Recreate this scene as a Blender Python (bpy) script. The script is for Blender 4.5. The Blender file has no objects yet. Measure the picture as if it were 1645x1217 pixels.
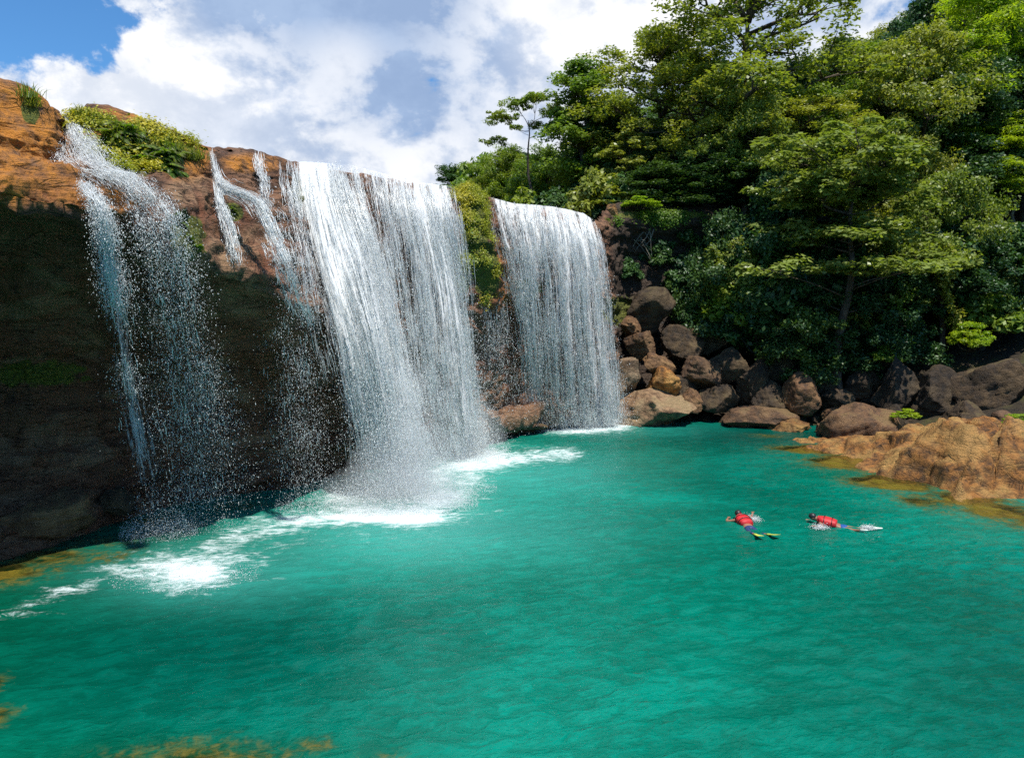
import bpy, math, random
import numpy as np
from mathutils import Vector, Matrix, Euler
random.seed(7); rng = np.random.default_rng(7)
R = math.radians
scene = bpy.context.scene
col = scene.collection

# ------------------------------------------------------------------ camera
F = 1188.0; CX, CY = 822.5, 608.5; CAMZ = 6.4; PITCH = R(5.2)
cp, sp_ = math.cos(PITCH), math.sin(PITCH)
def P(px, py, Y):
    """world point at distance Y ahead that the photograph shows at (px,py)"""
    a = (px-CX)/F; b = -(py-CY)/F
    dx, dy, dz = a, b*sp_ + cp, b*cp - sp_
    k = Y/dy
    return np.array([dx*k, Y, CAMZ+dz*k])
def G(px, py, z=0.0):
    a = (px-CX)/F; b = -(py-CY)/F
    dx, dy, dz = a, b*sp_ + cp, b*cp - sp_
    k = (z-CAMZ)/dz
    return np.array([dx*k, dy*k, z])
def PZ(px, Y, z=0.0):
    """point at depth Y and height z under image column px"""
    fw = Y*cp + (CAMZ-z)*sp_
    return np.array([(px-CX)/F*fw, Y, z])
def proj(V):
    V = np.asarray(V, float)
    x = V[...,0]; y = V[...,1]; z = V[...,2]-CAMZ
    fw = y*cp - z*sp_; up = y*sp_ + z*cp
    fw = np.where(fw < 0.3, 0.3, fw)
    return CX+F*x/fw, CY-F*up/fw

cam = bpy.data.objects.new('camera', bpy.data.cameras.new('camera'))
col.objects.link(cam)
cam.location = (0,0,CAMZ); cam.rotation_euler = (R(90)-PITCH, 0, 0)
cam.data.sensor_width = 36; cam.data.lens = 36*F/1645.0
cam.data.clip_start = 0.1; cam.data.clip_end = 3000
scene.camera = cam

# ------------------------------------------------------------------ noise
def _h(ix, iy, iz, seed):
    h = (ix*374761393 + iy*668265263 + iz*2147483647 + seed*974634777) & 0xffffffff
    h = ((h ^ (h >> 13))*1274126177) & 0xffffffff
    h = (h ^ (h >> 16)) & 0xffff
    return h/32767.5 - 1.0
def vnoise(p, seed=0):
    p = np.asarray(p, float)
    i = np.floor(p).astype(np.int64); f = p-i
    u = f*f*f*(f*(f*6-15)+10)
    x, y, z = i[...,0], i[...,1], i[...,2]
    r = 0
    for dx in (0,1):
        wx = u[...,0] if dx else 1-u[...,0]
        for dy in (0,1):
            wy = u[...,1] if dy else 1-u[...,1]
            for dz in (0,1):
                wz = u[...,2] if dz else 1-u[...,2]
                r = r + wx*wy*wz*_h(x+dx, y+dy, z+dz, seed)
    return r
def fbm(p, octv=4, seed=0, gain=.5):
    p = np.asarray(p, float); a = 1; s = 0; t = 0
    for k in range(octv):
        s = s + a*vnoise(p*(2.03**k)+k*17.3, seed+k); t += a; a *= gain
    return s/t
def sstep(a, b, x):
    t = np.clip((x-a)/(b-a), 0, 1); return t*t*(3-2*t)

# ------------------------------------------------------------------ mesh tools
def mesh(name, V, Fc, mat=None, attrs=None, smooth=False, mats=None, midx=None):
    """V (n,3); Fc (m,k) array or list of tuples"""
    me = bpy.data.meshes.new(name)
    V = np.asarray(V, np.float32)
    if isinstance(Fc, np.ndarray):
        m, k = Fc.shape
        me.vertices.add(len(V)); me.vertices.foreach_set('co', V.ravel())
        me.loops.add(m*k); me.loops.foreach_set('vertex_index', Fc.astype(np.int32).ravel())
        me.polygons.add(m); me.polygons.foreach_set('loop_start', np.arange(0, m*k, k, dtype=np.int32))
        me.update(calc_edges=True)
    else:
        me.from_pydata([tuple(map(float,v)) for v in V], [], Fc); me.update()
    if smooth: me.polygons.foreach_set('use_smooth', np.ones(len(me.polygons), bool))
    for a, val in (attrs or {}).items():
        at = me.attributes.new(a, 'FLOAT', 'POINT'); at.data.foreach_set('value', np.asarray(val, np.float32).ravel())
    if mat: me.materials.append(mat)
    return me
def link(name, me, parent=None, loc=None, rot=None, scale=None):
    o = bpy.data.objects.new(name, me); col.objects.link(o)
    if parent is not None: o.parent = parent
    if loc is not None: o.location = [float(c) for c in loc]
    if rot is not None: o.rotation_euler = rot
    if scale is not None: o.scale = scale
    return o
def tag(o, label=None, cat=None, group=None, kind=None):
    if label: o['label'] = label
    if cat: o['category'] = cat
    if group: o['group'] = group
    if kind: o['kind'] = kind
    return o
def grid_faces(nu, nv):
    i = np.arange(nu-1)[:,None]; j = np.arange(nv-1)[None,:]
    a = i*nv+j
    return np.stack([a, a+nv, a+nv+1, a+1], -1).reshape(-1,4)
def crom(C, t):
    """Catmull-Rom over control array C (n,...) at params t in [0,n-1]"""
    n = len(C); i = np.clip(np.floor(t).astype(int), 0, n-2); f = (t-i)
    f = f.reshape(f.shape+(1,)*(C.ndim-1))
    p0 = C[np.maximum(i-1,0)]; p1 = C[i]; p2 = C[i+1]; p3 = C[np.minimum(i+2,n-1)]
    # damped tangents keep the ledges crisp
    m1 = (p2-p0)*.42; m2 = (p3-p1)*.42
    f2 = f*f; f3 = f2*f
    return (2*f3-3*f2+1)*p1 + (f3-2*f2+f)*m1 + (-2*f3+3*f2)*p2 + (f3-f2)*m2
class MB:
    def __init__(s): s.v = []; s.f = []; s.n = 0
    def add(s, V, Fc):
        V = np.asarray(V, float); s.v.append(V)
        s.f += [tuple(int(i)+s.n for i in q) for q in Fc]; s.n += len(V)
    def tube(s, pts, rad, n=6):
        pts = [np.array(p, float) for p in pts]; V = []
        for k, p in enumerate(pts):
            d = pts[min(k+1,len(pts)-1)] - pts[max(k-1,0)]
            d = d/(np.linalg.norm(d)+1e-9)
            a = np.cross(d, [0,0,1.0]) if abs(d[2]) < .95 else np.cross(d, [1.0,0,0])
            a /= np.linalg.norm(a); b = np.cross(d, a)
            r = rad[k] if hasattr(rad,'__len__') else rad
            for j in range(n):
                t = 2*math.pi*j/n
                V.append(p + (a*math.cos(t)+b*math.sin(t))*r)
        Fc = []
        for k in range(len(pts)-1):
            for j in range(n):
                Fc.append((k*n+j, k*n+(j+1)%n, (k+1)*n+(j+1)%n, (k+1)*n+j))
        Fc.append(tuple(range(n))[::-1]); Fc.append(tuple((len(pts)-1)*n+j for j in range(n)))
        s.add(V, Fc)
    def make(s, name, mat, smooth=True):
        return mesh(name, np.concatenate(s.v), s.f, mat, smooth=smooth)

# ------------------------------------------------------------------ node helper
class NT:
    def __init__(s, mat):
        s.nt = mat.node_tree; s.n = s.nt.nodes; s.l = s.nt.links
    def new(s, typ, **kw):
        nd = s.n.new(typ)
        for k, v in kw.items():
            if k.startswith('i_'):
                key = k[2:]
                key = int(key) if key.isdigit() else key.replace('_',' ')
                s.put(nd.inputs[key], v)
            else: setattr(nd, k, v)
        return nd
    def put(s, sock, v):
        if isinstance(v, bpy.types.NodeSocket): s.l.new(v, sock)
        elif isinstance(v, bpy.types.Node): s.l.new(v.outputs[0], sock)
        else:
            if hasattr(sock.default_value, '__len__') and hasattr(v,'__len__') and len(v) == 3 and len(sock.default_value) == 4: v = (*v,1)
            sock.default_value = v
    def math(s, op, a, b=0.0, c=None, clamp=False):
        nd = s.n.new('ShaderNodeMath'); nd.operation = op; nd.use_clamp = clamp
        s.put(nd.inputs[0], a); s.put(nd.inputs[1], b)
        if c is not None: s.put(nd.inputs[2], c)
        return nd.outputs[0]
    def mix(s, f, a, b, blend='MIX'):
        nd = s.n.new('ShaderNodeMix'); nd.data_type = 'RGBA'; nd.blend_type = blend
        s.put(nd.inputs[0], f); s.put(nd.inputs[6], a); s.put(nd.inputs[7], b)
        return nd.outputs[2]
    def noise(s, vec, scale=1, detail=4, rough=.5, dist=0, norm=True):
        nd = s.n.new('ShaderNodeTexNoise'); s.put(nd.inputs['Vector'], vec)
        nd.inputs['Scale'].default_value = scale; nd.inputs['Detail'].default_value = detail
        nd.inputs['Roughness'].default_value = rough; nd.inputs['Distortion'].default_value = dist
        return nd.outputs[0]
    def mapr(s, v, a, b, c=0, d=1, smooth=True):
        nd = s.n.new('ShaderNodeMapRange'); nd.interpolation_type = 'SMOOTHSTEP' if smooth else 'LINEAR'
        s.put(nd.inputs[0], v)
        for i, q in enumerate((a,b,c,d)): nd.inputs[i+1].default_value = q
        return nd.outputs[0]
    def vscale(s, vec, sc, loc=(0,0,0), rot=(0,0,0)):
        nd = s.n.new('ShaderNodeMapping'); s.put(nd.inputs[0], vec)
        nd.inputs['Scale'].default_value = sc; nd.inputs['Location'].default_value = loc; nd.inputs['Rotation'].default_value = rot
        return nd.outputs[0]
    def attr(s, name):
        nd = s.n.new('ShaderNodeAttribute'); nd.attribute_name = name; return nd.outputs['Fac']
def newmat(name):
    m = bpy.data.materials.new(name); m.use_nodes = True; m.node_tree.nodes.clear()
    t = NT(m); out = t.new('ShaderNodeOutputMaterial'); return m, t, out

# ------------------------------------------------------------------ sun, sky, exposure
SUN = Vector((0.14, -0.35, 0.93)).normalized()
elev = math.asin(SUN.z); azim = math.atan2(SUN.x, SUN.y)
sl = bpy.data.lights.new('sun', 'SUN'); sl.energy = 5.0; sl.angle = R(.53); sl.color = (1,.955,.88)
so = bpy.data.objects.new('sun', sl); col.objects.link(so); so.rotation_euler = (-SUN).to_track_quat('-Z','Y').to_euler()
so.location = (0,0,60)
world = bpy.data.worlds.new('World'); scene.world = world; world.use_nodes = True
world.node_tree.nodes.clear(); w = NT(world)
sky = w.new('ShaderNodeTexSky', sky_type='NISHITA', sun_disc=False, sun_elevation=elev, sun_rotation=azim, dust_density=.6, ozone_density=1.6)
tc = w.new('ShaderNodeTexCoord')
dirv = tc.outputs['Generated']
def pxdir(px, py):
    v = P(px, py, 100)-np.array([0,0,CAMZ]); return tuple(v/np.linalg.norm(v))
def bump_dir(px, py, rad):
    d = w.new('ShaderNodeVectorMath', operation='DISTANCE'); w.put(d.inputs[0], dirv); d.inputs[1].default_value = pxdir(px,py)
    return w.mapr(d.outputs['Value'], rad, 0, 0, 1)
cv = w.vscale(dirv, (1.0,1.0,1.35), (3.1,1.7,.4))
n1 = w.noise(cv, 4.2, 13, .58, .15)
n2 = w.noise(w.vscale(dirv, (1,1,1.4), (1.3,4.2,2.0)), 9.5, 10, .62, .15)
cov = w.math('ADD', n1, w.math('MULTIPLY', w.math('SUBTRACT', n2, .5), .5))
# cloud bank ahead; unseen sky left open blue to lower the ambient light
ahead = w.new('ShaderNodeVectorMath', operation='DOT_PRODUCT'); w.put(ahead.inputs[0], dirv); ahead.inputs[1].default_value = pxdir(420, 60)
cov = w.math('ADD', cov, w.mapr(ahead.outputs['Value'], .35, .9, -.24, .20))
for (px_, py_, r_, s_) in ((30,20,.15,-.26),(170,-60,.2,-.22),(660,225,.07,-.05),(745,180,.13,-.03),(1380,40,.16,-.05),(560,150,.12,.02),
                           (120,130,.14,.14),(330,170,.2,.12),(560,90,.08,.1),(850,60,.2,.14),(650,260,.12,.04)):
    cov = w.math('ADD', cov, w.math('MULTIPLY', bump_dir(px_,py_,r_), s_))
cmask = w.mapr(cov, .46, .54)
shade = w.noise(w.vscale(dirv, (1,1,1.5), (7.3,.2,1.1)), 6.0, 12, .6, .1)
shd = w.mapr(w.math('ADD', shade, w.math('MULTIPLY', w.math('SUBTRACT', n2, .5), .55)), .37, .56, .3, 1)
for (px_, py_, r_, s_) in ((640,-30,.2,-.95),(450,-40,.17,-.8),(600,160,.12,-.4),(740,185,.09,-.3),(60,70,.1,-.2),(840,190,.10,-.3),(130,130,.14,.5),(300,180,.15,.35),(920,50,.15,.3),(560,95,.07,.5)):
    shd = w.math('ADD', shd, w.math('MULTIPLY', bump_dir(px_,py_,r_), s_))
shd = w.math('MAXIMUM', w.math('MINIMUM', shd, 1.0), 0.0)
ccol = w.mix(1.0, w.mix(shd, (.30,.40,.58,1), (.77,.775,.80,1)), w.mix(w.mapr(n2, .35, .62), (.80,.84,.89,1), (1.03,1.03,1.02,1)), 'MULTIPLY')
skyc = w.mix(1.0, sky.outputs[0], (.050,.092,.125,1), 'MULTIPLY')
bg1 = w.new('ShaderNodeBackground'); w.put(bg1.inputs[0], w.mix(cmask, skyc, ccol)); bg1.inputs[1].default_value = 1.0
wo = w.new('ShaderNodeOutputWorld'); w.l.new(bg1.outputs[0], wo.inputs[0])
vs = scene.view_settings; vs.view_transform = 'Standard'; vs.look = 'None'; vs.gamma = 1; vs.exposure = 0.42; vs.use_curve_mapping = False
scene.render.engine = 'CYCLES'
cy = scene.cycles
cy.volume_bounces = 1; cy.max_bounces = 7; cy.diffuse_bounces = 5; cy.glossy_bounces = 3; cy.transmission_bounces = 4; cy.transparent_max_bounces = 24
cy.use_denoising = False; cy.sample_clamp_indirect = 6; cy.use_adaptive_sampling = True; cy.adaptive_threshold = .012; cy.sample_clamp_direct = 5.0; cy.caustics_reflective = False; cy.caustics_refractive = False
# ------------------------------------------------------------------ materials
def rock_material(name, dark, mid, light, ochre=None, wetness=.0, strata=.5, scale=1.0, use_attr=False, obj_coords=False):
    m, t, out = newmat(name)
    tc = t.new('ShaderNodeTexCoord'); geo = t.new('ShaderNodeNewGeometry')
    vec = tc.outputs['Object'] if obj_coords else geo.outputs['Position']
    n_big = t.noise(vec, .55*scale, 5, .6, .3)
    n_mid = t.noise(vec, 2.6*scale, 8, .65, .2)
    n_fine = t.noise(vec, 14*scale, 8, .7)
    lay = t.noise(t.vscale(vec, (.25,.25,3.2)), 1.3*scale, 7, .6, .5)
    base = t.mix(t.mapr(n_mid, .32, .66), dark, mid)
    base = t.mix(t.math('MULTIPLY', t.mapr(n_big, .42, .62), .8), base, light)
    base = t.mix(t.math('MULTIPLY', t.mapr(lay, .52, .68), .55*strata), base, tuple(c*.35 for c in dark[:3])+(1,))
    seam = t.noise(t.vscale(vec, (.3,.3,1.5)), 1.5*scale, 5, .55, .8)
    sm = t.mapr(t.math('ABSOLUTE', t.math('SUBTRACT', seam, .5)), 0, .018)
    base = t.mix(t.math('MULTIPLY', t.math('SUBTRACT', 1.0, sm), .75*min(1,strata*1.4)*(1 if use_attr else .5)), base, (.012,.009,.007,1))
    if use_attr:
        streak = t.noise(t.vscale(vec, (2.4,2.4,.16)), 1.0, 7, .6, .3)
        oc = t.math('MULTIPLY', t.attr('ochre'), t.mapr(t.math('ADD', n_mid, t.math('MULTIPLY', n_big, .5)), .52, .86))
        base = t.mix(oc, base, (.50,.19,.022,1))
        base = t.mix(t.math('MULTIPLY', t.math('MULTIPLY', t.attr('ochre'), .9), t.mapr(n_fine, .5, .7)), base, (.33,.15,.05,1))
        tn = t.math('MULTIPLY', t.attr('tan'), t.mapr(t.math('ADD', n_mid, t.math('MULTIPLY', streak, .6)), .6, .95))
        base = t.mix(tn, base, (.34,.21,.115,1))
        rd = t.math('MULTIPLY', t.attr('red'), t.mapr(streak, .35, .6))
        base = t.mix(rd, base, (.20,.075,.035,1))
        base = t.mix(t.math('MULTIPLY', t.mapr(streak, .56, .72), t.math('MULTIPLY', t.attr('wet'), .5)), base, (.012,.011,.010,1))
        base = t.mix(t.math('MULTIPLY', t.attr('wet'), .2), base, (.060,.032,.018,1))
        base = t.mix(t.math('MULTIPLY', t.attr('wet'), t.mapr(t.noise(t.vscale(vec, (.35,.35,1.1)), .9, 6, .6, .6), .5, .62, 0, .8)), base, (.26,.15,.085,1))
        base = t.mix(t.math('MULTIPLY', t.attr('painted_shade'), .82), base, (.022,.018,.013,1))  # tree shade painted dark into the wall right of the falls
        mossn = t.math('ADD', t.attr('moss'), t.math('MULTIPLY', t.math('SUBTRACT', n_mid, .5), 1.6))
        mosc = t.mix(t.mapr(n_fine, .35, .65), (.035,.062,.008,1), (.16,.15,.018,1))
        base = t.mix(t.mapr(mossn, .42, .62), base, mosc)
    else:
        sep = t.new('ShaderNodeSeparateXYZ'); t.put(sep.inputs[0], geo.outputs['Normal'])
        up = t.math('MULTIPLY', t.mapr(sep.outputs[2], .45, .95), t.mapr(n_big, .47, .6))
        base = t.mix(t.math('MULTIPLY', up, t.math('MULTIPLY', t.mapr(n_fine, .4, .6), .6)), base, (.055,.07,.012,1))
        oi = t.new('ShaderNodeObjectInfo')
        base = t.mix(1.0, base, t.mix(oi.outputs['Random'], (.75,.74,.72,1), (1.2,1.08,.9,1)), 'MULTIPLY')
    crack = t.new('ShaderNodeTexVoronoi', feature='DISTANCE_TO_EDGE'); t.put(crack.inputs['Vector'], t.vscale(vec, (.8,.8,1.5))); crack.inputs['Scale'].default_value = 1.1*scale
    ck = t.mapr(crack.outputs[0], 0, .035, 0, 1)
    base = t.mix(t.math('MULTIPLY', t.math('SUBTRACT', 1.0, ck), .35 if use_attr else .12), base, (.02,.014,.01,1))
    h = t.math('ADD', t.math('MULTIPLY', n_mid, .5), t.math('ADD', t.math('MULTIPLY', n_fine, .22), t.math('MULTIPLY', lay, .5*strata)))
    h = t.math('ADD', h, t.math('ADD', t.math('MULTIPLY', ck, .06), t.math('MULTIPLY', sm, .10*min(1,strata*1.4))))
    bp = t.new('ShaderNodeBump'); t.put(bp.inputs['Height'], h); bp.inputs['Strength'].default_value = 1.0; bp.inputs['Distance'].default_value = .42/scale
    b = t.new('ShaderNodeBsdfPrincipled'); t.put(b.inputs['Base Color'], base); t.put(b.inputs['Normal'], bp.outputs[0])
    if use_attr: t.put(b.inputs['Roughness'], t.mapr(t.attr('wet'), 0, 1, .8, .42))
    else: t.put(b.inputs['Roughness'], t.mapr(n_mid, .3, .7, .75-wetness*.45, .95-wetness*.35))
    b.inputs['Specular IOR Level'].default_value = .35
    t.l.new(b.outputs[0], out.inputs[0]); return m
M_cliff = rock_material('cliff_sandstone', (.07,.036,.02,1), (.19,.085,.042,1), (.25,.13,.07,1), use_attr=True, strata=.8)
M_bould = rock_material('boulder_rock', (.055,.034,.022,1), (.15,.082,.042,1), (.24,.145,.075,1), wetness=.3, strata=.35, scale=1.5, obj_coords=True)
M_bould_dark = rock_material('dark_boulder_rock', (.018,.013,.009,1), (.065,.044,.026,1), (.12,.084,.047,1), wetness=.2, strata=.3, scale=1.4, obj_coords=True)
M_tan = rock_material('tan_rock', (.10,.06,.035,1), (.28,.18,.105,1), (.40,.29,.18,1), wetness=.25, strata=.3, scale=1.4, obj_coords=True)
M_orange = rock_material('orange_rock', (.045,.025,.011,1), (.30,.135,.035,1), (.46,.27,.095,1), wetness=.25, strata=.4, scale=1.3, obj_coords=True)
M_soil = rock_material('forest_soil', (.012,.010,.007,1), (.035,.026,.016,1), (.05,.042,.02,1), strata=.1)
M_bed = rock_material('pool_bed_rock', (.07,.05,.015,1), (.26,.17,.035,1), (.42,.30,.07,1), strata=.2, scale=2.6)

def leaf_material(name, c1, c2, c3=None, trans=.38, gloss=.45, island=True, huev=.0):
    m, t, out = newmat(name)
    geo = t.new('ShaderNodeNewGeometry'); oi = t.new('ShaderNodeObjectInfo')
    rnd = geo.outputs['Random Per Island'] if island else oi.outputs['Random']
    pn = t.noise(geo.outputs['Position'], .45, 3, .5)
    base = t.mix(rnd, c1, c2)
    base = t.mix(t.math('MULTIPLY', t.mapr(pn, .42, .62), .6), base, c3 or c2)
    base = t.mix(1.0, base, t.mix(oi.outputs['Random'], (.85,.95,1.0,1), (1.18,1.06,.85,1)), 'MULTIPLY')
    b = t.new('ShaderNodeBsdfPrincipled'); t.put(b.inputs['Base Color'], base)
    b.inputs['Roughness'].default_value = gloss; b.inputs['Specular IOR Level'].default_value = .4
    tr = t.new('ShaderNodeBsdfTranslucent'); t.put(tr.inputs[0], t.mix(1.0, base, (1.5,1.6,.5,1), 'MULTIPLY'))
    mx = t.new('ShaderNodeMixShader'); mx.inputs[0].default_value = trans
    t.l.new(b.outputs[0], mx.inputs[1]); t.l.new(tr.outputs[0], mx.inputs[2]); t.l.new(mx.outputs[0], out.inputs[0])
    return m
L_mid   = leaf_material('leaf_mid_green', (.06,.12,.012,1), (.19,.27,.03,1), (.24,.29,.035,1))
L_dark  = leaf_material('leaf_dark_green', (.018,.055,.02,1), (.05,.11,.032,1), (.075,.14,.025,1), trans=.25)
L_olive = leaf_material('leaf_olive_green', (.08,.12,.018,1), (.27,.30,.05,1), (.30,.31,.05,1))
L_bright= leaf_material('leaf_bright_green', (.12,.23,.012,1), (.27,.38,.02,1), (.32,.39,.02,1), trans=.5)
L_pale  = leaf_material('leaf_pale_green', (.13,.17,.04,1), (.27,.30,.075,1), (.21,.26,.05,1), trans=.35, gloss=.38)
L_fern  = leaf_material('leaf_fern_green', (.06,.13,.012,1), (.17,.26,.025,1), (.22,.25,.025,1), trans=.4)
L_moss  = leaf_material('leaf_moss_yellow', (.20,.22,.014,1), (.50,.42,.03,1), (.20,.26,.02,1), trans=.3)
def bark(name, a, b_):
    m, t, out = newmat(name)
    geo = t.new('ShaderNodeNewGeometry')
    n = t.noise(t.vscale(geo.outputs['Position'], (3,3,.6)), 2.2, 8, .65, .3)
    b = t.new('ShaderNodeBsdfPrincipled'); t.put(b.inputs['Base Color'], t.mix(t.mapr(n,.35,.65), a, b_)); b.inputs['Roughness'].default_value = .9
    bp = t.new('ShaderNodeBump'); t.put(bp.inputs['Height'], n); bp.inputs['Strength'].default_value=.8; bp.inputs['Distance'].default_value=.06
    t.put(b.inputs['Normal'], bp.outputs[0]); t.l.new(b.outputs[0], out.inputs[0]); return m
M_bark = bark('bark_brown', (.03,.022,.015,1), (.12,.085,.055,1))
M_barkd = bark('bark_dark', (.016,.012,.009,1), (.06,.045,.03,1))
M_barkp = bark('bark_pale', (.10,.085,.065,1), (.24,.2,.15,1))

def plain(name, c, rough=.6, metal=0, bump=0, c2=None, scale=8):
    m, t, out = newmat(name)
    tcx = t.new('ShaderNodeTexCoord'); n = t.noise(tcx.outputs['Object'], scale, 5, .6)
    b = t.new('ShaderNodeBsdfPrincipled')
    t.put(b.inputs['Base Color'], t.mix(t.mapr(n,.35,.65), c, c2 or tuple(q*.75 for q in c[:3])+(1,)))
    b.inputs['Roughness'].default_value = rough; b.inputs['Metallic'].default_value = metal
    if bump:
        bp = t.new('ShaderNodeBump'); t.put(bp.inputs['Height'], n); bp.inputs['Strength'].default_value=bump; bp.inputs['Distance'].default_value=.02
        t.put(b.inputs['Normal'], bp.outputs[0])
    t.l.new(b.outputs[0], out.inputs[0]); return m

# falling water: droplets and threads (diffuse white, light passes through)
def white_water(name, colr=(.95,.97,.965,1), trans=.45):
    m, t, out = newmat(name)
    d = t.new('ShaderNodeBsdfDiffuse'); d.inputs[0].default_value = colr
    tr = t.new('ShaderNodeBsdfTranslucent'); tr.inputs[0].default_value = colr
    mx = t.new('ShaderNodeMixShader'); mx.inputs[0].default_value = trans
    t.l.new(d.outputs[0], mx.inputs[1]); t.l.new(tr.outputs[0], mx.inputs[2])
    g = t.new('ShaderNodeBsdfGlossy'); g.inputs['Roughness'].default_value = .25
    m2 = t.new('ShaderNodeMixShader'); m2.inputs[0].default_value = .08
    t.l.new(mx.outputs[0], m2.inputs[1]); t.l.new(g.outputs[0], m2.inputs[2])
    t.l.new(m2.outputs[0], out.inputs[0]); return m
M_drop = white_water('water_droplets')
def sheet_water(name, seed):
    m, t, out = newmat(name)
    at = t.new('ShaderNodeAttribute'); at.attribute_name = 'fl'   # metres across, metres fallen
    uv = at.outputs['Vector']
    dens = t.attr('dens')
    loc = (seed*7.1, seed*3.3, 0)
    thr = t.noise(t.vscale(uv, (7.5,.38,1), loc), 1.0, 8, .68, .15)
    brk = t.noise(t.vscale(uv, (13,3.2,1), loc), 1.0, 7, .75, .4)
    big = t.noise(t.vscale(uv, (1.6,.13,1), loc), 1.0, 3, .5, .2)
    q = t.math('ADD', t.math('MULTIPLY', thr, .52), t.math('ADD', t.math('MULTIPLY', brk, .36), t.math('MULTIPLY', big, .30)))
    thrs = t.math('SUBTRACT', .80, t.math('MULTIPLY', dens, .30))
    al = t.math('DIVIDE', t.math('SUBTRACT', q, thrs), .085, clamp=True)
    al = t.math('MULTIPLY', al, t.mapr(dens, .0, .12))
    bp = t.new('ShaderNodeBump'); t.put(bp.inputs['Height'], q); bp.inputs['Strength'].default_value = 1.0; bp.inputs['Distance'].default_value = .22
    colr = (.95,.97,.965,1)
    d = t.new('ShaderNodeBsdfDiffuse'); d.inputs[0].default_value = colr; t.put(d.inputs['Normal'], bp.outputs[0])
    tr = t.new('ShaderNodeBsdfTranslucent'); tr.inputs[0].default_value = colr; t.put(tr.inputs['Normal'], bp.outputs[0])
    mx = t.new('ShaderNodeMixShader'); mx.inputs[0].default_value = .4
    t.l.new(d.outputs[0], mx.inputs[1]); t.l.new(tr.outputs[0], mx.inputs[2])
    # froth is a crowd of tiny facets, so part of it always faces the light above
    vm = t.new('ShaderNodeVectorMath', operation='ADD'); t.put(vm.inputs[0], bp.outputs[0]); vm.inputs[1].default_value = (0,-.1,.9)
    vn = t.new('ShaderNodeVectorMath', operation='NORMALIZE'); t.put(vn.inputs[0], vm.outputs[0])
    for s_ in (d, tr): t.put(s_.inputs['Normal'], vn.outputs[0])
    tp = t.new('ShaderNodeBsdfTransparent'); mm = t.new('ShaderNodeMixShader')
    t.put(mm.inputs[0], t.math('MULTIPLY', al, .93)); t.l.new(tp.outputs[0], mm.inputs[1]); t.l.new(mx.outputs[0], mm.inputs[2])
    t.l.new(mm.outputs[0], out.inputs[0]); return m
M_sheets = [sheet_water('falling_water_sheet_%s' % w_, s_) for w_, s_ in (('inner',1),('outer',2),('veil',3))]

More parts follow.
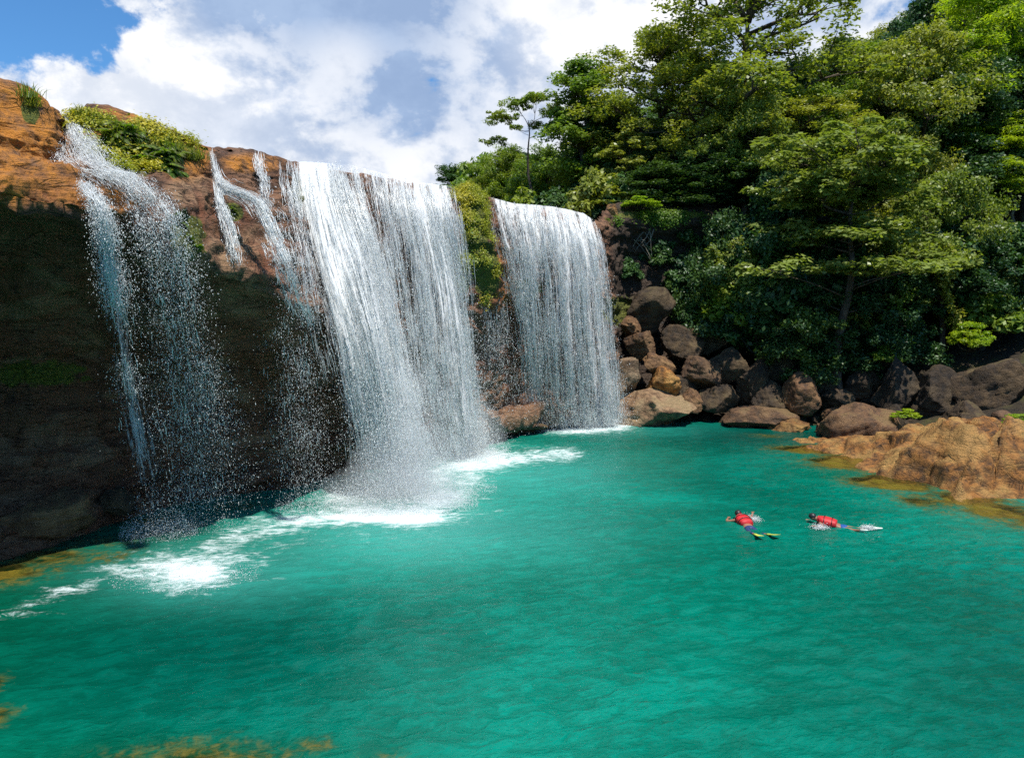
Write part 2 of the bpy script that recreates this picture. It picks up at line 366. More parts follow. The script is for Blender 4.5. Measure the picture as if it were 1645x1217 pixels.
# pool
def pool_water():
    m, t, out = newmat('pool_water')
    geo = t.new('ShaderNodeNewGeometry'); pos = geo.outputs['Position']
    flow = t.vscale(pos, (1,1.0,1), rot=(0,0,R(-14)))
    w1 = t.noise(t.vscale(flow, (.55,1.0,1)), 1.15, 3, .5, .8)
    w2 = t.noise(t.vscale(flow, (.6,1.15,1)), 3.6, 4, .55, .9)
    w3 = t.noise(t.vscale(flow, (.7,1.2,1)), 11, 4, .6, .5)
    h = t.math('ADD', t.math('MULTIPLY', w1, .3), t.math('ADD', t.math('MULTIPLY', w2, .5), t.math('MULTIPLY', w3, .3)))
    calm = t.mapr(t.noise(pos, .12, 2, .5), .35, .65, .55, 1.15)
    bp = t.new('ShaderNodeBump'); t.put(bp.inputs['Height'], t.math('MULTIPLY', h, calm)); bp.inputs['Strength'].default_value = 1.0; bp.inputs['Distance'].default_value = .17
    patch = t.noise(pos, .11, 3, .5, .6)
    body = t.mix(t.mapr(patch, .40, .62), (.000,.120,.078,1), (.000,.182,.124,1))
    body = t.mix(t.attr('green'), body, (.001,.066,.024,1))
    body = t.mix(t.attr('dark_body'), body, (.0,.056,.040,1))
    # ripple light and shade painted into the body colour by wave height
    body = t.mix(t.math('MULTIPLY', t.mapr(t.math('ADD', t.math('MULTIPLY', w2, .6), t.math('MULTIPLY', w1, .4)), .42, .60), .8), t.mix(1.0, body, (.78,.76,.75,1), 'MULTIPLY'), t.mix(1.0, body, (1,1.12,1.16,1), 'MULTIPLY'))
    aer = t.attr('aer')
    body = t.mix(t.math('MULTIPLY', aer, .55), body, (.08,.42,.36,1))
    st = t.noise(pos, 4.5, 9, .68, .4); st2 = t.noise(pos, 1.4, 5, .6)
    shc = t.mix(t.mapr(st, .38, .62), (.014,.045,.010,1), (.11,.095,.020,1))
    body = t.mix(t.mapr(t.math('ADD', t.attr('shallow'), t.math('ADD', t.math('MULTIPLY', t.math('SUBTRACT', st, .5), 1.3), t.math('MULTIPLY', t.math('SUBTRACT', st2, .5), .8))), .15, .85), body, t.mix(t.mapr(t.attr('shallow'), .02, .2), body, shc))
    d = t.new('ShaderNodeBsdfDiffuse'); t.put(d.inputs[0], body); t.put(d.inputs['Normal'], bp.outputs[0])
    # shallows: the rock underneath shows through
    tp = t.new('ShaderNodeBsdfTransparent'); tp.inputs[0].default_value = (.90,.93,.62,1)
    sh = t.math('ADD', t.attr('shallow'), t.math('MULTIPLY', t.math('SUBTRACT', w2, .5), .5))
    sh = t.math('MULTIPLY', t.mapr(sh, .5, .9, 0, .8), t.mapr(t.attr('shallow'), 0, .2))
    m1 = t.new('ShaderNodeMixShader'); t.put(m1.inputs[0], sh); t.l.new(d.outputs[0], m1.inputs[1]); t.l.new(tp.outputs[0], m1.inputs[2])
    gb = t.new('ShaderNodeBump'); t.put(gb.inputs['Height'], t.math('MULTIPLY', h, calm)); gb.inputs['Strength'].default_value = 1.0; gb.inputs['Distance'].default_value = .075
    g = t.new('ShaderNodeBsdfGlossy'); g.inputs['Roughness'].default_value = .06; t.put(g.inputs['Normal'], gb.outputs[0])
    fr = t.new('ShaderNodeFresnel'); fr.inputs[0].default_value = 1.33; t.put(fr.inputs['Normal'], gb.outputs[0])
    m2 = t.new('ShaderNodeMixShader'); t.put(m2.inputs[0], t.math('MULTIPLY', fr.outputs[0], .6)); t.l.new(m1.outputs[0], m2.inputs[1]); t.l.new(g.outputs[0], m2.inputs[2])
    # foam
    fa = t.attr('foam')
    fn = t.noise(t.vscale(flow, (.8,1.8,1)), 2.4, 11, .74, .5)
    fn2 = t.noise(pos, 16, 6, .75)
    fq = t.math('ADD', fa, t.math('ADD', t.math('MULTIPLY', t.math('SUBTRACT', fn, .5), 2.9), t.math('MULTIPLY', t.math('SUBTRACT', fn2, .5), 1.0)))
    fm = t.math('MULTIPLY', t.mapr(fq, .40, 1.35), t.mapr(fa, .02, .25))
    # scattered small white flecks
    fl = t.noise(t.vscale(flow, (.5,1.4,1)), 3.1, 9, .7, .6)
    flz = t.noise(pos, .35, 3, .6)
    fleck = t.math('MULTIPLY', t.mapr(fl, .712, .735), t.mapr(flz, .50, .62))
    fm = t.math('MAXIMUM', fm, t.math('MULTIPLY', fleck, .7))
    fd = t.new('ShaderNodeBsdfDiffuse'); fd.inputs[0].default_value = (.74,.83,.82,1)
    fb = t.new('ShaderNodeBump'); t.put(fb.inputs['Height'], t.math('ADD', fn, t.math('MULTIPLY', fn2, .5))); fb.inputs['Strength'].default_value=.8; fb.inputs['Distance'].default_value=.15
    t.put(fd.inputs['Normal'], fb.outputs[0])
    m3 = t.new('ShaderNodeMixShader'); t.put(m3.inputs[0], fm); t.l.new(m2.outputs[0], m3.inputs[1]); t.l.new(fd.outputs[0], m3.inputs[2])
    t.l.new(m3.outputs[0], out.inputs[0]); return m
M_pool = pool_water()
# ------------------------------------------------------------------ the cliff
# columns left to right; rows: skyline, foot of upper tier, ledge, brow, undercut, recess, foot ledge, waterline
COLS = [
 [(-900,-60,10.5),(-900,150,10),(-880,200,9.5),(-860,280,9.2),(-860,380,10.5),(-800,650,11.5),(-760,850,11.5),(-700,11.5)],
 [(-330,50,15),(-330,200,14.6),(-320,240,13.8),(-320,320,13.4),(-310,400,15),(-290,640,17),(-270,830,17),(-240,15.8)],
 [(-120,100,17),(-120,225,16.6),(-115,250,15.4),(-110,322,15.0),(-110,392,16.8),(-100,620,19.5),(-100,800,19),(-95,17.4)],
 [(0,130,18.5),(0,240,17.8),(0,256,16.5),(0,322,16.0),(0,385,18.2),(0,600,21.2),(5,790,20.3),(0,18.7)],
 [(45,148,18.8),(40,250,18.2),(40,266,17.0),(55,330,16.4),(55,392,18.6),(60,600,21.6),(60,790,20.8),(70,19.6)],
 [(82,178,19.2),(78,262,18.6),(80,278,17.3),(108,336,16.8),(110,400,19.2),(115,600,22.3),(120,785,21.6),(125,20.6)],
 [(96,186,20.4),(108,262,19.2),(120,284,17.6),(140,345,17.0),(145,410,19.6),(155,610,22.8),(165,780,22.4),(180,21.9)],
 [(125,183,20.2),(150,266,19.3),(165,292,18.0),(190,352,17.4),(200,430,20),(215,620,23.4),(228,785,23.3),(235,23.2)],
 [(165,180,20.4),(190,278,19.5),(205,300,18.4),(235,376,17.9),(245,460,20.3),(255,630,23.8),(265,790,23.8),(270,23.8)],
 [(225,198,20.8),(250,288,20.1),(255,312,19.2),(285,396,18.5),(292,475,20.8),(300,640,24.4),(312,790,24.5),(318,24.6)],
 [(290,225,21.6),(305,298,20.9),(308,330,20.1),(340,420,19.5),(345,480,21.4),(352,650,25),(360,785,25.2),(365,25.3)],
 [(330,242,22.6),(338,292,21.8),(358,346,21.0),(398,446,20.3),(402,492,22.2),(410,650,25.9),(418,772,26),(420,26)],
 [(405,248,24.2),(412,300,23.4),(438,376,22.5),(470,470,21.8),(475,516,23.5),(482,660,27),(488,760,27),(490,27)],
 [(485,263,26.2),(488,304,25.6),(500,400,25.1),(518,500,25.1),(528,560,26.2),(542,680,28.2),(548,750,28.4),(552,28.5)],
 [(560,267,28.2),(563,330,27.6),(573,430,27.4),(583,520,27.6),(590,600,28.4),(600,690,29.5),(605,738,29.6),(610,30.2)],
 [(650,291,30.6),(654,350,30.2),(660,440,30.1),(665,520,30.2),(670,600,30.8),(675,680,31.6),(680,720,31.7),(685,32.4)],
 [(715,302,32.8),(722,360,32.5),(732,440,32.6),(740,520,32.9),(746,600,33.6),(753,660,34.4),(756,690,34.6),(758,35.6)],
 [(752,306,33.6),(768,368,33.2),(782,450,33.8),(788,520,35),(793,590,36),(798,650,36.8),(800,672,36.6),(803,38.0)],
 [(792,326,35.8),(803,372,35.6),(814,460,36.2),(820,520,37.1),(825,600,38),(830,650,38.4),(833,668,37.9),(838,39.2)],
 [(860,333,38),(862,380,37.7),(866,460,38.0),(868,520,38.7),(870,600,39.5),(874,650,39.8),(878,668,39.7),(880,41)],
 [(920,343,39.8),(932,390,39.5),(938,460,39.6),(944,520,40),(950,600,40.6),(955,650,41.2),(957,662,41.3),(958,42.2)],
 [(950,356,41),(964,400,40.8),(972,460,41),(978,520,41.3),(984,600,41.8),(988,650,42.2),(990,662,42.3),(992,43)],
 [(963,366,43.2),(972,400,43.4),(982,460,43.6),(988,520,43.8),(994,600,43.9),(996,645,44),(998,655,44),(1000,44.3)],
 [(985,342,47),(990,362,46.4),(996,420,47.4),(1002,480,46.9),(1006,540,46.4),(1010,600,45.7),(1012,640,45.3),(1012,45)],
 [(1060,340,49),(1060,353,48.2),(1060,400,49.6),(1062,450,49),(1062,520,48),(1064,590,47),(1066,640,46),(1066,45.4)],
 [(1130,338,50),(1130,350,49.2),(1130,400,50.4),(1132,450,49.8),(1134,520,48.6),(1136,590,47.6),(1136,640,46.6),(1136,45.8)],
 [(1220,336,52),(1220,348,51.2),(1220,400,51.8),(1222,450,51),(1224,520,49.8),(1226,590,48),(1226,640,47),(1226,46.2)],
 [(1350,330,54),(1350,345,53),(1350,400,53),(1352,450,52),(1354,520,50.5),(1356,590,49),(1356,640,47.6),(1356,46.6)],
 [(1520,320,55),(1520,340,54),(1520,400,53),(1522,450,51.5),(1524,520,50),(1526,590,48.5),(1526,640,47),(1526,46.2)],
 [(1800,300,52),(1800,330,51),(1800,400,50),(1800,450,48.5),(1800,520,47),(1800,590,46),(1800,640,45),(1800,44)],
 [(2600,240,46),(2600,280,45),(2600,350,44),(2600,420,43),(2600,500,42),(2600,590,41),(2600,640,40),(2600,39)],
]
CG = []
nc = len(COLS)
for k, c in enumerate(COLS):
    top = P(*c[0]); pts = []
    back = np.array([-.62,.78,0]) if k < 17 else np.array([-.2,.98,0])
    if k >= 22: back = np.array([.1,1.,0])
    ztop = top[2]
    pts.append(top + back*48 + np.array([0,0, (-1.5 if k < 22 else 1.0)]))
    pts.append(top + back*4 + np.array([0,0,-.5 if k < 22 else .4]))
    pts.append(top + back*.9 + np.array([0,0,-.06]))
    for q in c[:-1]: pts.append(P(*q))
    b = PZ(c[-1][0], c[-1][1]); pts.append(b); pts.append(b - back*.9 + np.array([0,0,-1.8]))
    CG.append(pts)
CG = np.array(CG)                     # (cols, rows, 3)
nr = CG.shape[1]
NU = 760
# even spacing in image columns
tu = np.interp(np.linspace(0,1,NU), np.linspace(0,1,nc)**1.0, np.arange(nc))
rows_t = np.concatenate([np.linspace(0,1,6,endpoint=False), np.linspace(1,2,8,endpoint=False), np.linspace(2,nr-1,330)])
A = crom(CG, tu)                      # (NU, rows, 3)
Bm = crom(np.swapaxes(A,0,1), rows_t) # (nv, NU, 3)
S = np.swapaxes(Bm,0,1)               # (NU,nv,3)
du = np.gradient(S, axis=0); dv = np.gradient(S, axis=1)
N = np.cross(du, dv); N /= (np.linalg.norm(N, axis=-1, keepdims=True)+1e-9)
N[np.einsum('ijk,k->ij', N, np.array([.5,-.7,.4])) < 0] *= -1
def strata(p, seed):
    wv = fbm(p*np.array([.13,.13,.2]), 3, seed)*1.3
    z = p[...,2]*1.15 + wv*1.6
    q = np.stack([p[...,0]*.12, p[...,1]*.12, z*1.5], -1)
    s = vnoise(q, seed+5)
    q2 = np.stack([p[...,0]*.3, p[...,1]*.3, z*4.1], -1)
    return s*.7 + .3*vnoise(q2, seed+9)
amp = np.ones(S.shape[:2])
rg = 1-np.abs(fbm(S*np.array([.9,.9,1.6])+3, 4, 43))*2.6
disp = .16*rg + .07*(1-np.abs(fbm(S*np.array([3,3,6.]), 3, 47))*2) + .42*fbm(S*np.array([.32,.32,.42]), 4, 3) + .20*strata(S, 11) + .07*fbm(S*2.1, 3, 21)
# broken horizontal blocks in the shaded recess and foot
rec = sstep(7.2, 9, rows_t)[None,:]*(1-sstep(11.2,12.2,rows_t))[None,:]
disp = disp + rec*.55*vnoise(np.stack([S[...,0]*.10,S[...,1]*.10,S[...,2]*.85+.6*fbm(S*.2,2,77)],-1),79) + rec*(.85*np.abs(strata(S*np.array([1,1,.8]), 31))-.15)
lip = np.exp(-((rows_t-3)/.55)**2)[None,:]
disp = disp*(1-.82*lip)
S = S + N*disp[...,None]
lipn = lip*(.10*fbm(S*np.array([.5,.5,.2]), 3, 61))
wcol = np.interp(np.mean(proj(S[:,14:16])[0],axis=1), [75,90,125,140,465,475,730,740,790,800,952,962], [0,1,1,0,0,1,1,0,0,1,1,0])
S[...,2] += lipn - .22*(wcol[:,None]*(rows_t<3.3)[None,:])
px_, py_ = proj(S)
def ell(cx, cy_, rx, ry, px=px_, py=py_, soft=.5):
    d = ((px-cx)/rx)**2 + ((py-cy_)/ry)**2
    return np.clip(1.25-d, 0, 1)
def many(L): 
    r = 0
    for e in L: r = np.maximum(r, ell(*e))
    return r
# which stone is mossy, ochre, tan, red, wet
a_moss = many([(225,240,95,45),(150,195,50,16),(764,370,26,85),(738,440,20,50),(782,440,24,60),(50,178,18,26),(300,380,32,48),(375,340,20,18),(740,312,24,14),
               (60,600,110,28),(1060,345,90,8),(480,310,16,26),(850,465,26,20),(1000,500,60,30)])
a_moss = a_moss*np.where(py_ < 470, 1, .72)
a_och = many([(20,200,110,90),(30,290,130,55),(200,200,120,28),(300,255,45,40),(760,350,22,60),(810,450,30,60),(400,262,60,16),(150,320,80,30),(760,308,20,10)])
a_tan = many([(400,420,110,60),(500,440,70,60),(620,450,40,120),(690,560,35,160),(830,640,90,60),(560,740,60,40),(320,310,60,30)])*.9
a_red = many([(60,480,170,190),(240,640,200,220),(470,430,90,80),(620,430,90,160),(820,470,60,80),(850,600,110,70),(350,340,60,50),(700,640,60,80),(100,840,140,60),(430,740,140,60),(860,360,80,40)])
a_red = np.maximum(a_red, .8*sstep(5.6,6.6,rows_t)[None,:]*(px_<540))
a_wet = np.clip(sstep(5.8,6.9,rows_t)[None,:]*np.ones_like(px_)*sstep(30,60,px_+60) + many([(560,330,110,70),(860,420,90,110),(150,320,60,40)])*.5, 0, 1)
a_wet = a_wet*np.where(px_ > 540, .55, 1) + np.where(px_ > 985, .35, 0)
ctu = tu
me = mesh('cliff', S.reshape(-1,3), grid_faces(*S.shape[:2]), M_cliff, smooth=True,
          attrs={'moss':a_moss,'ochre':a_och,'tan':a_tan,'red':a_red,'wet':np.clip(a_wet,0,1),'painted_shade':np.clip(sstep(972,990,px_)*(ctu[:,None]>=21.5),0,1)})
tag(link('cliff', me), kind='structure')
cliffS = S; crows = rows_t; ctu = tu
def on_cliff(px, py):
    """nearest cliff vertex shown at that place (facing part)"""
    msk = (crows > 2.6)
    d = (px_[:,msk]-px)**2 + (py_[:,msk]-py)**2
    k = np.argmin(d); i, j = np.unravel_index(k, d.shape)
    jj = np.nonzero(msk)[0][j]
    return cliffS[i,jj].copy(), N[i,jj].copy()

# ------------------------------------------------------------------ hill above and behind
def hill_z(x, y):
    x = np.asarray(x, float); y = np.asarray(y, float)
    edge = 49 + np.clip(x-8, 0, 40)*.1
    d = np.clip(y-edge, 0, None)
    right = sstep(8, 34, x + (y-50)*.05)
    z = 12.9 + right*np.minimum(d*.42, 14+d*.10) + (1-right)*np.minimum(d*.07, 5)
    z = z + .7*fbm(np.stack([x*.12, y*.12, 0*x], -1), 3, 71) - .25 
    return z
gx = np.linspace(-18, 130, 150); gy = np.concatenate([np.linspace(50.2, 90, 80), np.linspace(91, 260, 50)])
X, Y = np.meshgrid(gx, gy, indexing='ij')
X2 = X + (Y-50)*.0
me = mesh('hillside', np.stack([X2, Y, hill_z(X2,Y)], -1).reshape(-1,3), grid_faces(*X.shape), M_soil, smooth=True)
tag(link('hillside', me), kind='structure')

# ------------------------------------------------------------------ bank on the right (talus under the trees)
SH = np.array([(-2,46),(4,46),(9,44.2),(12,42.8),(15.5,40.6),(19,39.5),(20.5,36),(20.5,31),(18,26),(17,22),(17.5,15),(18,6),(18,-12)])
def shore_d(x, y):
    """signed distance to the shore, + on land"""
    p = np.stack([np.asarray(x,float), np.asarray(y,float)], -1); best = np.full(p.shape[:-1], 1e9); sgn = np.zeros_like(best)
    for a, b in zip(SH[:-1], SH[1:]):
        ab = b-a; t = np.clip(((p-a)@ab)/(ab@ab), 0, 1); q = a+t[...,None]*ab
        d = np.linalg.norm(p-q, axis=-1); s = np.sign(ab[0]*(p[...,1]-a[1]) - ab[1]*(p[...,0]-a[0]))
        m = d < best; best = np.where(m, d, best); sgn = np.where(m, s, sgn)
    return best*sgn
def bank_z(x, y):
    d = shore_d(x, y)
    z = np.interp(d, [-8,-3,0,3,8,14,25,60], [-3,-1.6,-.25,.7,2.6,5.8,10,20])
    x = np.asarray(x,float); y = np.asarray(y,float)
    return z + .35*fbm(np.stack([x*.35,y*.35,0*x],-1),4,83)*np.clip(d*.5+.6,.2,1.4)
gx = np.linspace(-2, 75, 190); gy = np.linspace(-12, 56, 170)
X, Y = np.meshgrid(gx, gy, indexing='ij')
Z = bank_z(X, Y)
Z = np.where((Y > 47.5) & (X < 60), np.minimum(Z, 5.0), Z)
me = mesh('bank_ground', np.stack([X,Y,Z],-1).reshape(-1,3), grid_faces(*X.shape), M_soil, smooth=True)
tag(link('bank_ground', me), kind='structure')

# ------------------------------------------------------------------ submerged rock under the shallows
# mounds: centre x,y, rx, ry, top height
def mound_list():
    L = []
    for px, py, rx, ry, top in ((1310,722,2.6,1.6,-.05),(1380,742,3.0,2.0,.0),(1450,775,2.6,2.0,-.04),(1530,800,2.6,1.8,-.04),(1610,822,2.2,1.7,-.05),(1720,840,3,2,0),
                                (1230,700,2.0,1.0,-.35),
                                (300,1240,1.5,.9,-.12),(180,1235,1.1,.6,-.2),(430,1212,.8,.45,-.2),(505,1196,.5,.3,-.25),(620,1215,.7,.4,-.45),
                                (-22,1105,.42,.55,-.10),(-10,1150,.45,.45,-.12),(60,895,3.0,1.0,-.15),(-60,920,2.6,1.3,-.1),(180,868,1.7,.8,-.35),(400,812,2.6,.8,-.3),(250,838,1.6,.7,-.35)):
        c = G(px, py); L.append((c[0], c[1], rx, ry, top))
    return L
MOUNDS = mound_list()
def bed_z(x, y):
    z = np.full(np.shape(x), -2.6)
    for cx, cy_, rx, ry, top in MOUNDS:
        d = np.sqrt(((x-cx)/rx)**2 + ((y-cy_)/ry)**2)
        z = np.maximum(z, top - .75*np.clip(d-.3, 0, 3)**1.4)
    z = z + .28*fbm(np.stack([x*.9,y*.9,0*x],-1),4,91)
    return z
gx = np.linspace(-24, 26, 250); gy = np.linspace(6, 46, 220)
X, Y = np.meshgrid(gx, gy, indexing='ij'); Z = np.minimum(bed_z(X, Y), -.09)
me = mesh('pool_bed', np.stack([X,Y,Z],-1).reshape(-1,3), grid_faces(*X.shape), M_bed, smooth=True)
tag(link('pool_bed', me), kind='structure')

# ------------------------------------------------------------------ pool surface
gx = np.concatenate([np.linspace(-60,-20,40,endpoint=False), np.linspace(-20,26,480), np.linspace(26.5,40,30)])
gy = np.concatenate([np.linspace(-30,4,40,endpoint=False), np.linspace(4,46,440), [48,52]])
X, Y = np.meshgrid(gx, gy, indexing='ij')
p2 = np.stack([X, Y, 0*X], -1)
rot_ = np.stack([X*.97+Y*.24, Y*.97-X*.24, 0*X], -1)
calm_ = .75+.5*vnoise(p2*.16,5)
Zw = .03*fbm(rot_*np.array([.45,.8,1]), 2, 101) + calm_*(.020*(1-np.abs(vnoise(rot_*np.array([1.1,2.1,1]), 103))*2) + .020*(1-np.abs(vnoise(rot_*np.array([2.1,3.7,1])+fbm(p2*.7,2,8)[...,None], 107))*2) + .010*fbm(rot_*np.array([4.,6.5,1]), 2, 105))
Z0 = np.stack([X, Y, 0*X], -1)
qx, qy = proj(Z0)
warp = fbm(p2*.8, 4, 111)*.5
def fe(cx, cy_, rx, ry, s): 
    d = ((qx-cx)/rx)**2 + ((qy-cy_)/ry)**2
    return s*np.exp(-d*1.1)
foam = 0
for e in ((290,918,100,34,1.15),(345,898,110,26,.7),(230,905,90,16,.55),(185,922,60,10,.5),(108,948,50,8,.75),(35,985,55,6,.6),(70,968,40,5,.5),
          (660,830,80,20,1.35),(590,826,110,20,1.2),(470,836,105,14,.95),(420,852,90,13,.75),(700,800,70,28,1.1),(380,878,50,12,.5),(560,800,60,20,.8),
          (760,740,80,22,1.3),(830,735,60,14,.8),(700,765,60,24,1.0),(780,715,70,16,.6),(720,835,60,12,.5),
          (930,684,80,13,1.7),(985,678,34,14,1.5),(860,680,60,10,1.1),(905,694,80,8,.6),(430,890,60,10,.35),(265,850,40,16,.5)):
    foam = np.maximum(foam, fe(*e)) + .12*fe(*e)
front = (Y > 4)
def fpoly(pts, s, w0):
    best = np.full(qx.shape, 1e9)
    for (x0,y0),(x1,y1) in zip(pts[:-1], pts[1:]):
        vx, vy = x1-x0, (y1-y0)*3; tt = np.clip(((qx-x0)*vx+(qy-y0)*3*vy)/(vx*vx+vy*vy),0,1)
        best = np.minimum(best, np.hypot(qx-x0-tt*vx, ((qy-y0)-tt*(y1-y0))*3))
    return s*np.exp(-(best/w0)**2)
foam = np.maximum(foam, fpoly([(190,915),(290,905),(350,880),(430,845),(520,824),(640,818),(720,800),(760,750),(860,732),(900,730)], .8, 46))
foam = np.maximum(foam, fpoly([(0,990),(70,962),(140,938),(200,915)], .58, 20)); foam = np.maximum(foam, fpoly([(330,900),(420,880),(480,872)], .42, 40)); foam = np.maximum(foam, fpoly([(700,850),(770,825),(800,822)], .4, 34))
foam = np.maximum(foam, .25*np.clip(fe(560,860,280,40,1)+fe(320,930,190,45,1)+fe(830,750,130,26,1),0,1))
foam = foam*(1+.9*warp)*front
aer = np.clip(fe(640,850,300,60,.8)+fe(320,925,190,50,.6)+fe(820,760,180,40,.7)+fe(1000,690,140,14,.3), 0, 1)*front
green = np.clip(sstep(560, -60, qx)*.75*(1-.35*sstep(900,1217,qy)) + fe(330,870,200,40,.5) + fe(1350,760,120,30,.5) + fe(350,1217,260,40,.6), 0, 1)
dark_body = np.clip(fe(1250,700,260,24,.95)+fe(1180,760,160,60,.3)+fe(1550,980,260,160,.25)+fe(260,1060,380,150,.65)+fe(560,1010,260,90,.35)+fe(1600,1150,260,200,.4), 0, .95)  # darker pool patches; the far-shore ones paint in tree shade
bz = bed_z(X, Y)
shal = np.clip(np.exp(np.minimum(bz+.05,0)*2.4)*1.05-.12, 0, 1)*np.where((Y>6)&(Y<45)&(X>-23)&(X<25),1,0)
me = mesh('pool_water', np.stack([X,Y,Zw],-1).reshape(-1,3), grid_faces(*X.shape), M_pool, smooth=True,
          attrs={'foam':foam,'aer':aer,'green':green,'dark_body':dark_body,'shallow':shal})
tag(link('pool_water', me), kind='structure')
import bmesh as _bm
def _ico0():
    b = _bm.new(); _bm.ops.create_icosphere(b, subdivisions=4, radius=1); V = np.array([v.co[:] for v in b.verts]); Fc = np.array([[v.index for v in f.verts] for f in b.faces]); b.free(); return V, Fc
ICO0 = _ico0()
M_mist, t_, out_ = newmat('spray_mist')
pv = t_.new('ShaderNodeVolumePrincipled'); pv.inputs['Color'].default_value = (.97,.985,1,1); pv.inputs['Density'].default_value = .10; pv.inputs['Anisotropy'].default_value = .1
t_.l.new(pv.outputs[0], out_.inputs['Volume'])
# ------------------------------------------------------------------ falling water
UP = np.array([0,0,1.])
def fall_surface(lines):
    """lines: list over s of list over t of (px,py,Y,dens[,'z']) -> (ns,nt,4)"""
    return np.array([[(*P(a,b-(4 if i == 0 else 0),c+(.25 if i == 0 else 0)), d) for i,(a,b,c,d) in enumerate(ln)] for ln in lines])
def evals(C, s, t):
    """C (ns,nt,4) at s,t arrays in 0..1"""
    ns, nt = C.shape[:2]
    ss = s*(ns-1); i = np.clip(np.floor(ss).astype(int),0,ns-2); fs = (ss-i)[:,None]
    def row(k):
        tt = t*(nt-1); j = np.clip(np.floor(tt).astype(int),0,nt-2); f = (tt-j)[:,None]
        p0=C[k,np.maximum(j-1,0)]; p1=C[k,j]; p2=C[k,j+1]; p3=C[k,np.minimum(j+2,nt-1)]
        m1=(p2-p0)*.5; m2=(p3-p1)*.5; f2=f*f; f3=f2*f
        return (2*f3-3*f2+1)*p1+(f3-2*f2+f)*m1+(-2*f3+3*f2)*p2+(f3-f2)*m2
    return row(i)*(1-fs)+row(i+1)*fs
TET = np.array([(1,0,-.5),(-.5,.87,-.5),(-.5,-.87,-.5),(0,0,1.)])
TF = np.array([(0,1,3),(1,2,3),(2,0,3),(0,2,1)])
def needles(C0, D, L, W):
    """stretched tetrahedra at C0 along unit D with half length L and radius W"""
    n = len(C0)
    a = np.cross(D, np.array([.31,.52,.79])); a /= np.linalg.norm(a,axis=1,keepdims=True)+1e-9
    b = np.cross(D, a)
    ang = rng.random(n)*6.28; ca, sa = np.cos(ang)[:,None], np.sin(ang)[:,None]
    a, b = a*ca+b*sa, b*ca-a*sa
    V = np.empty((n,4,3))
    for k,(x,y,z) in enumerate(TET):
        V[:,k] = C0 + a*(x*W)[:,None] + b*(y*W)[:,None] + D*(z*L)[:,None]
    Fc = (np.arange(n)[:,None,None]*4 + TF[None]).reshape(-1,3)
    return V.reshape(-1,3), Fc
DENS = 1.9
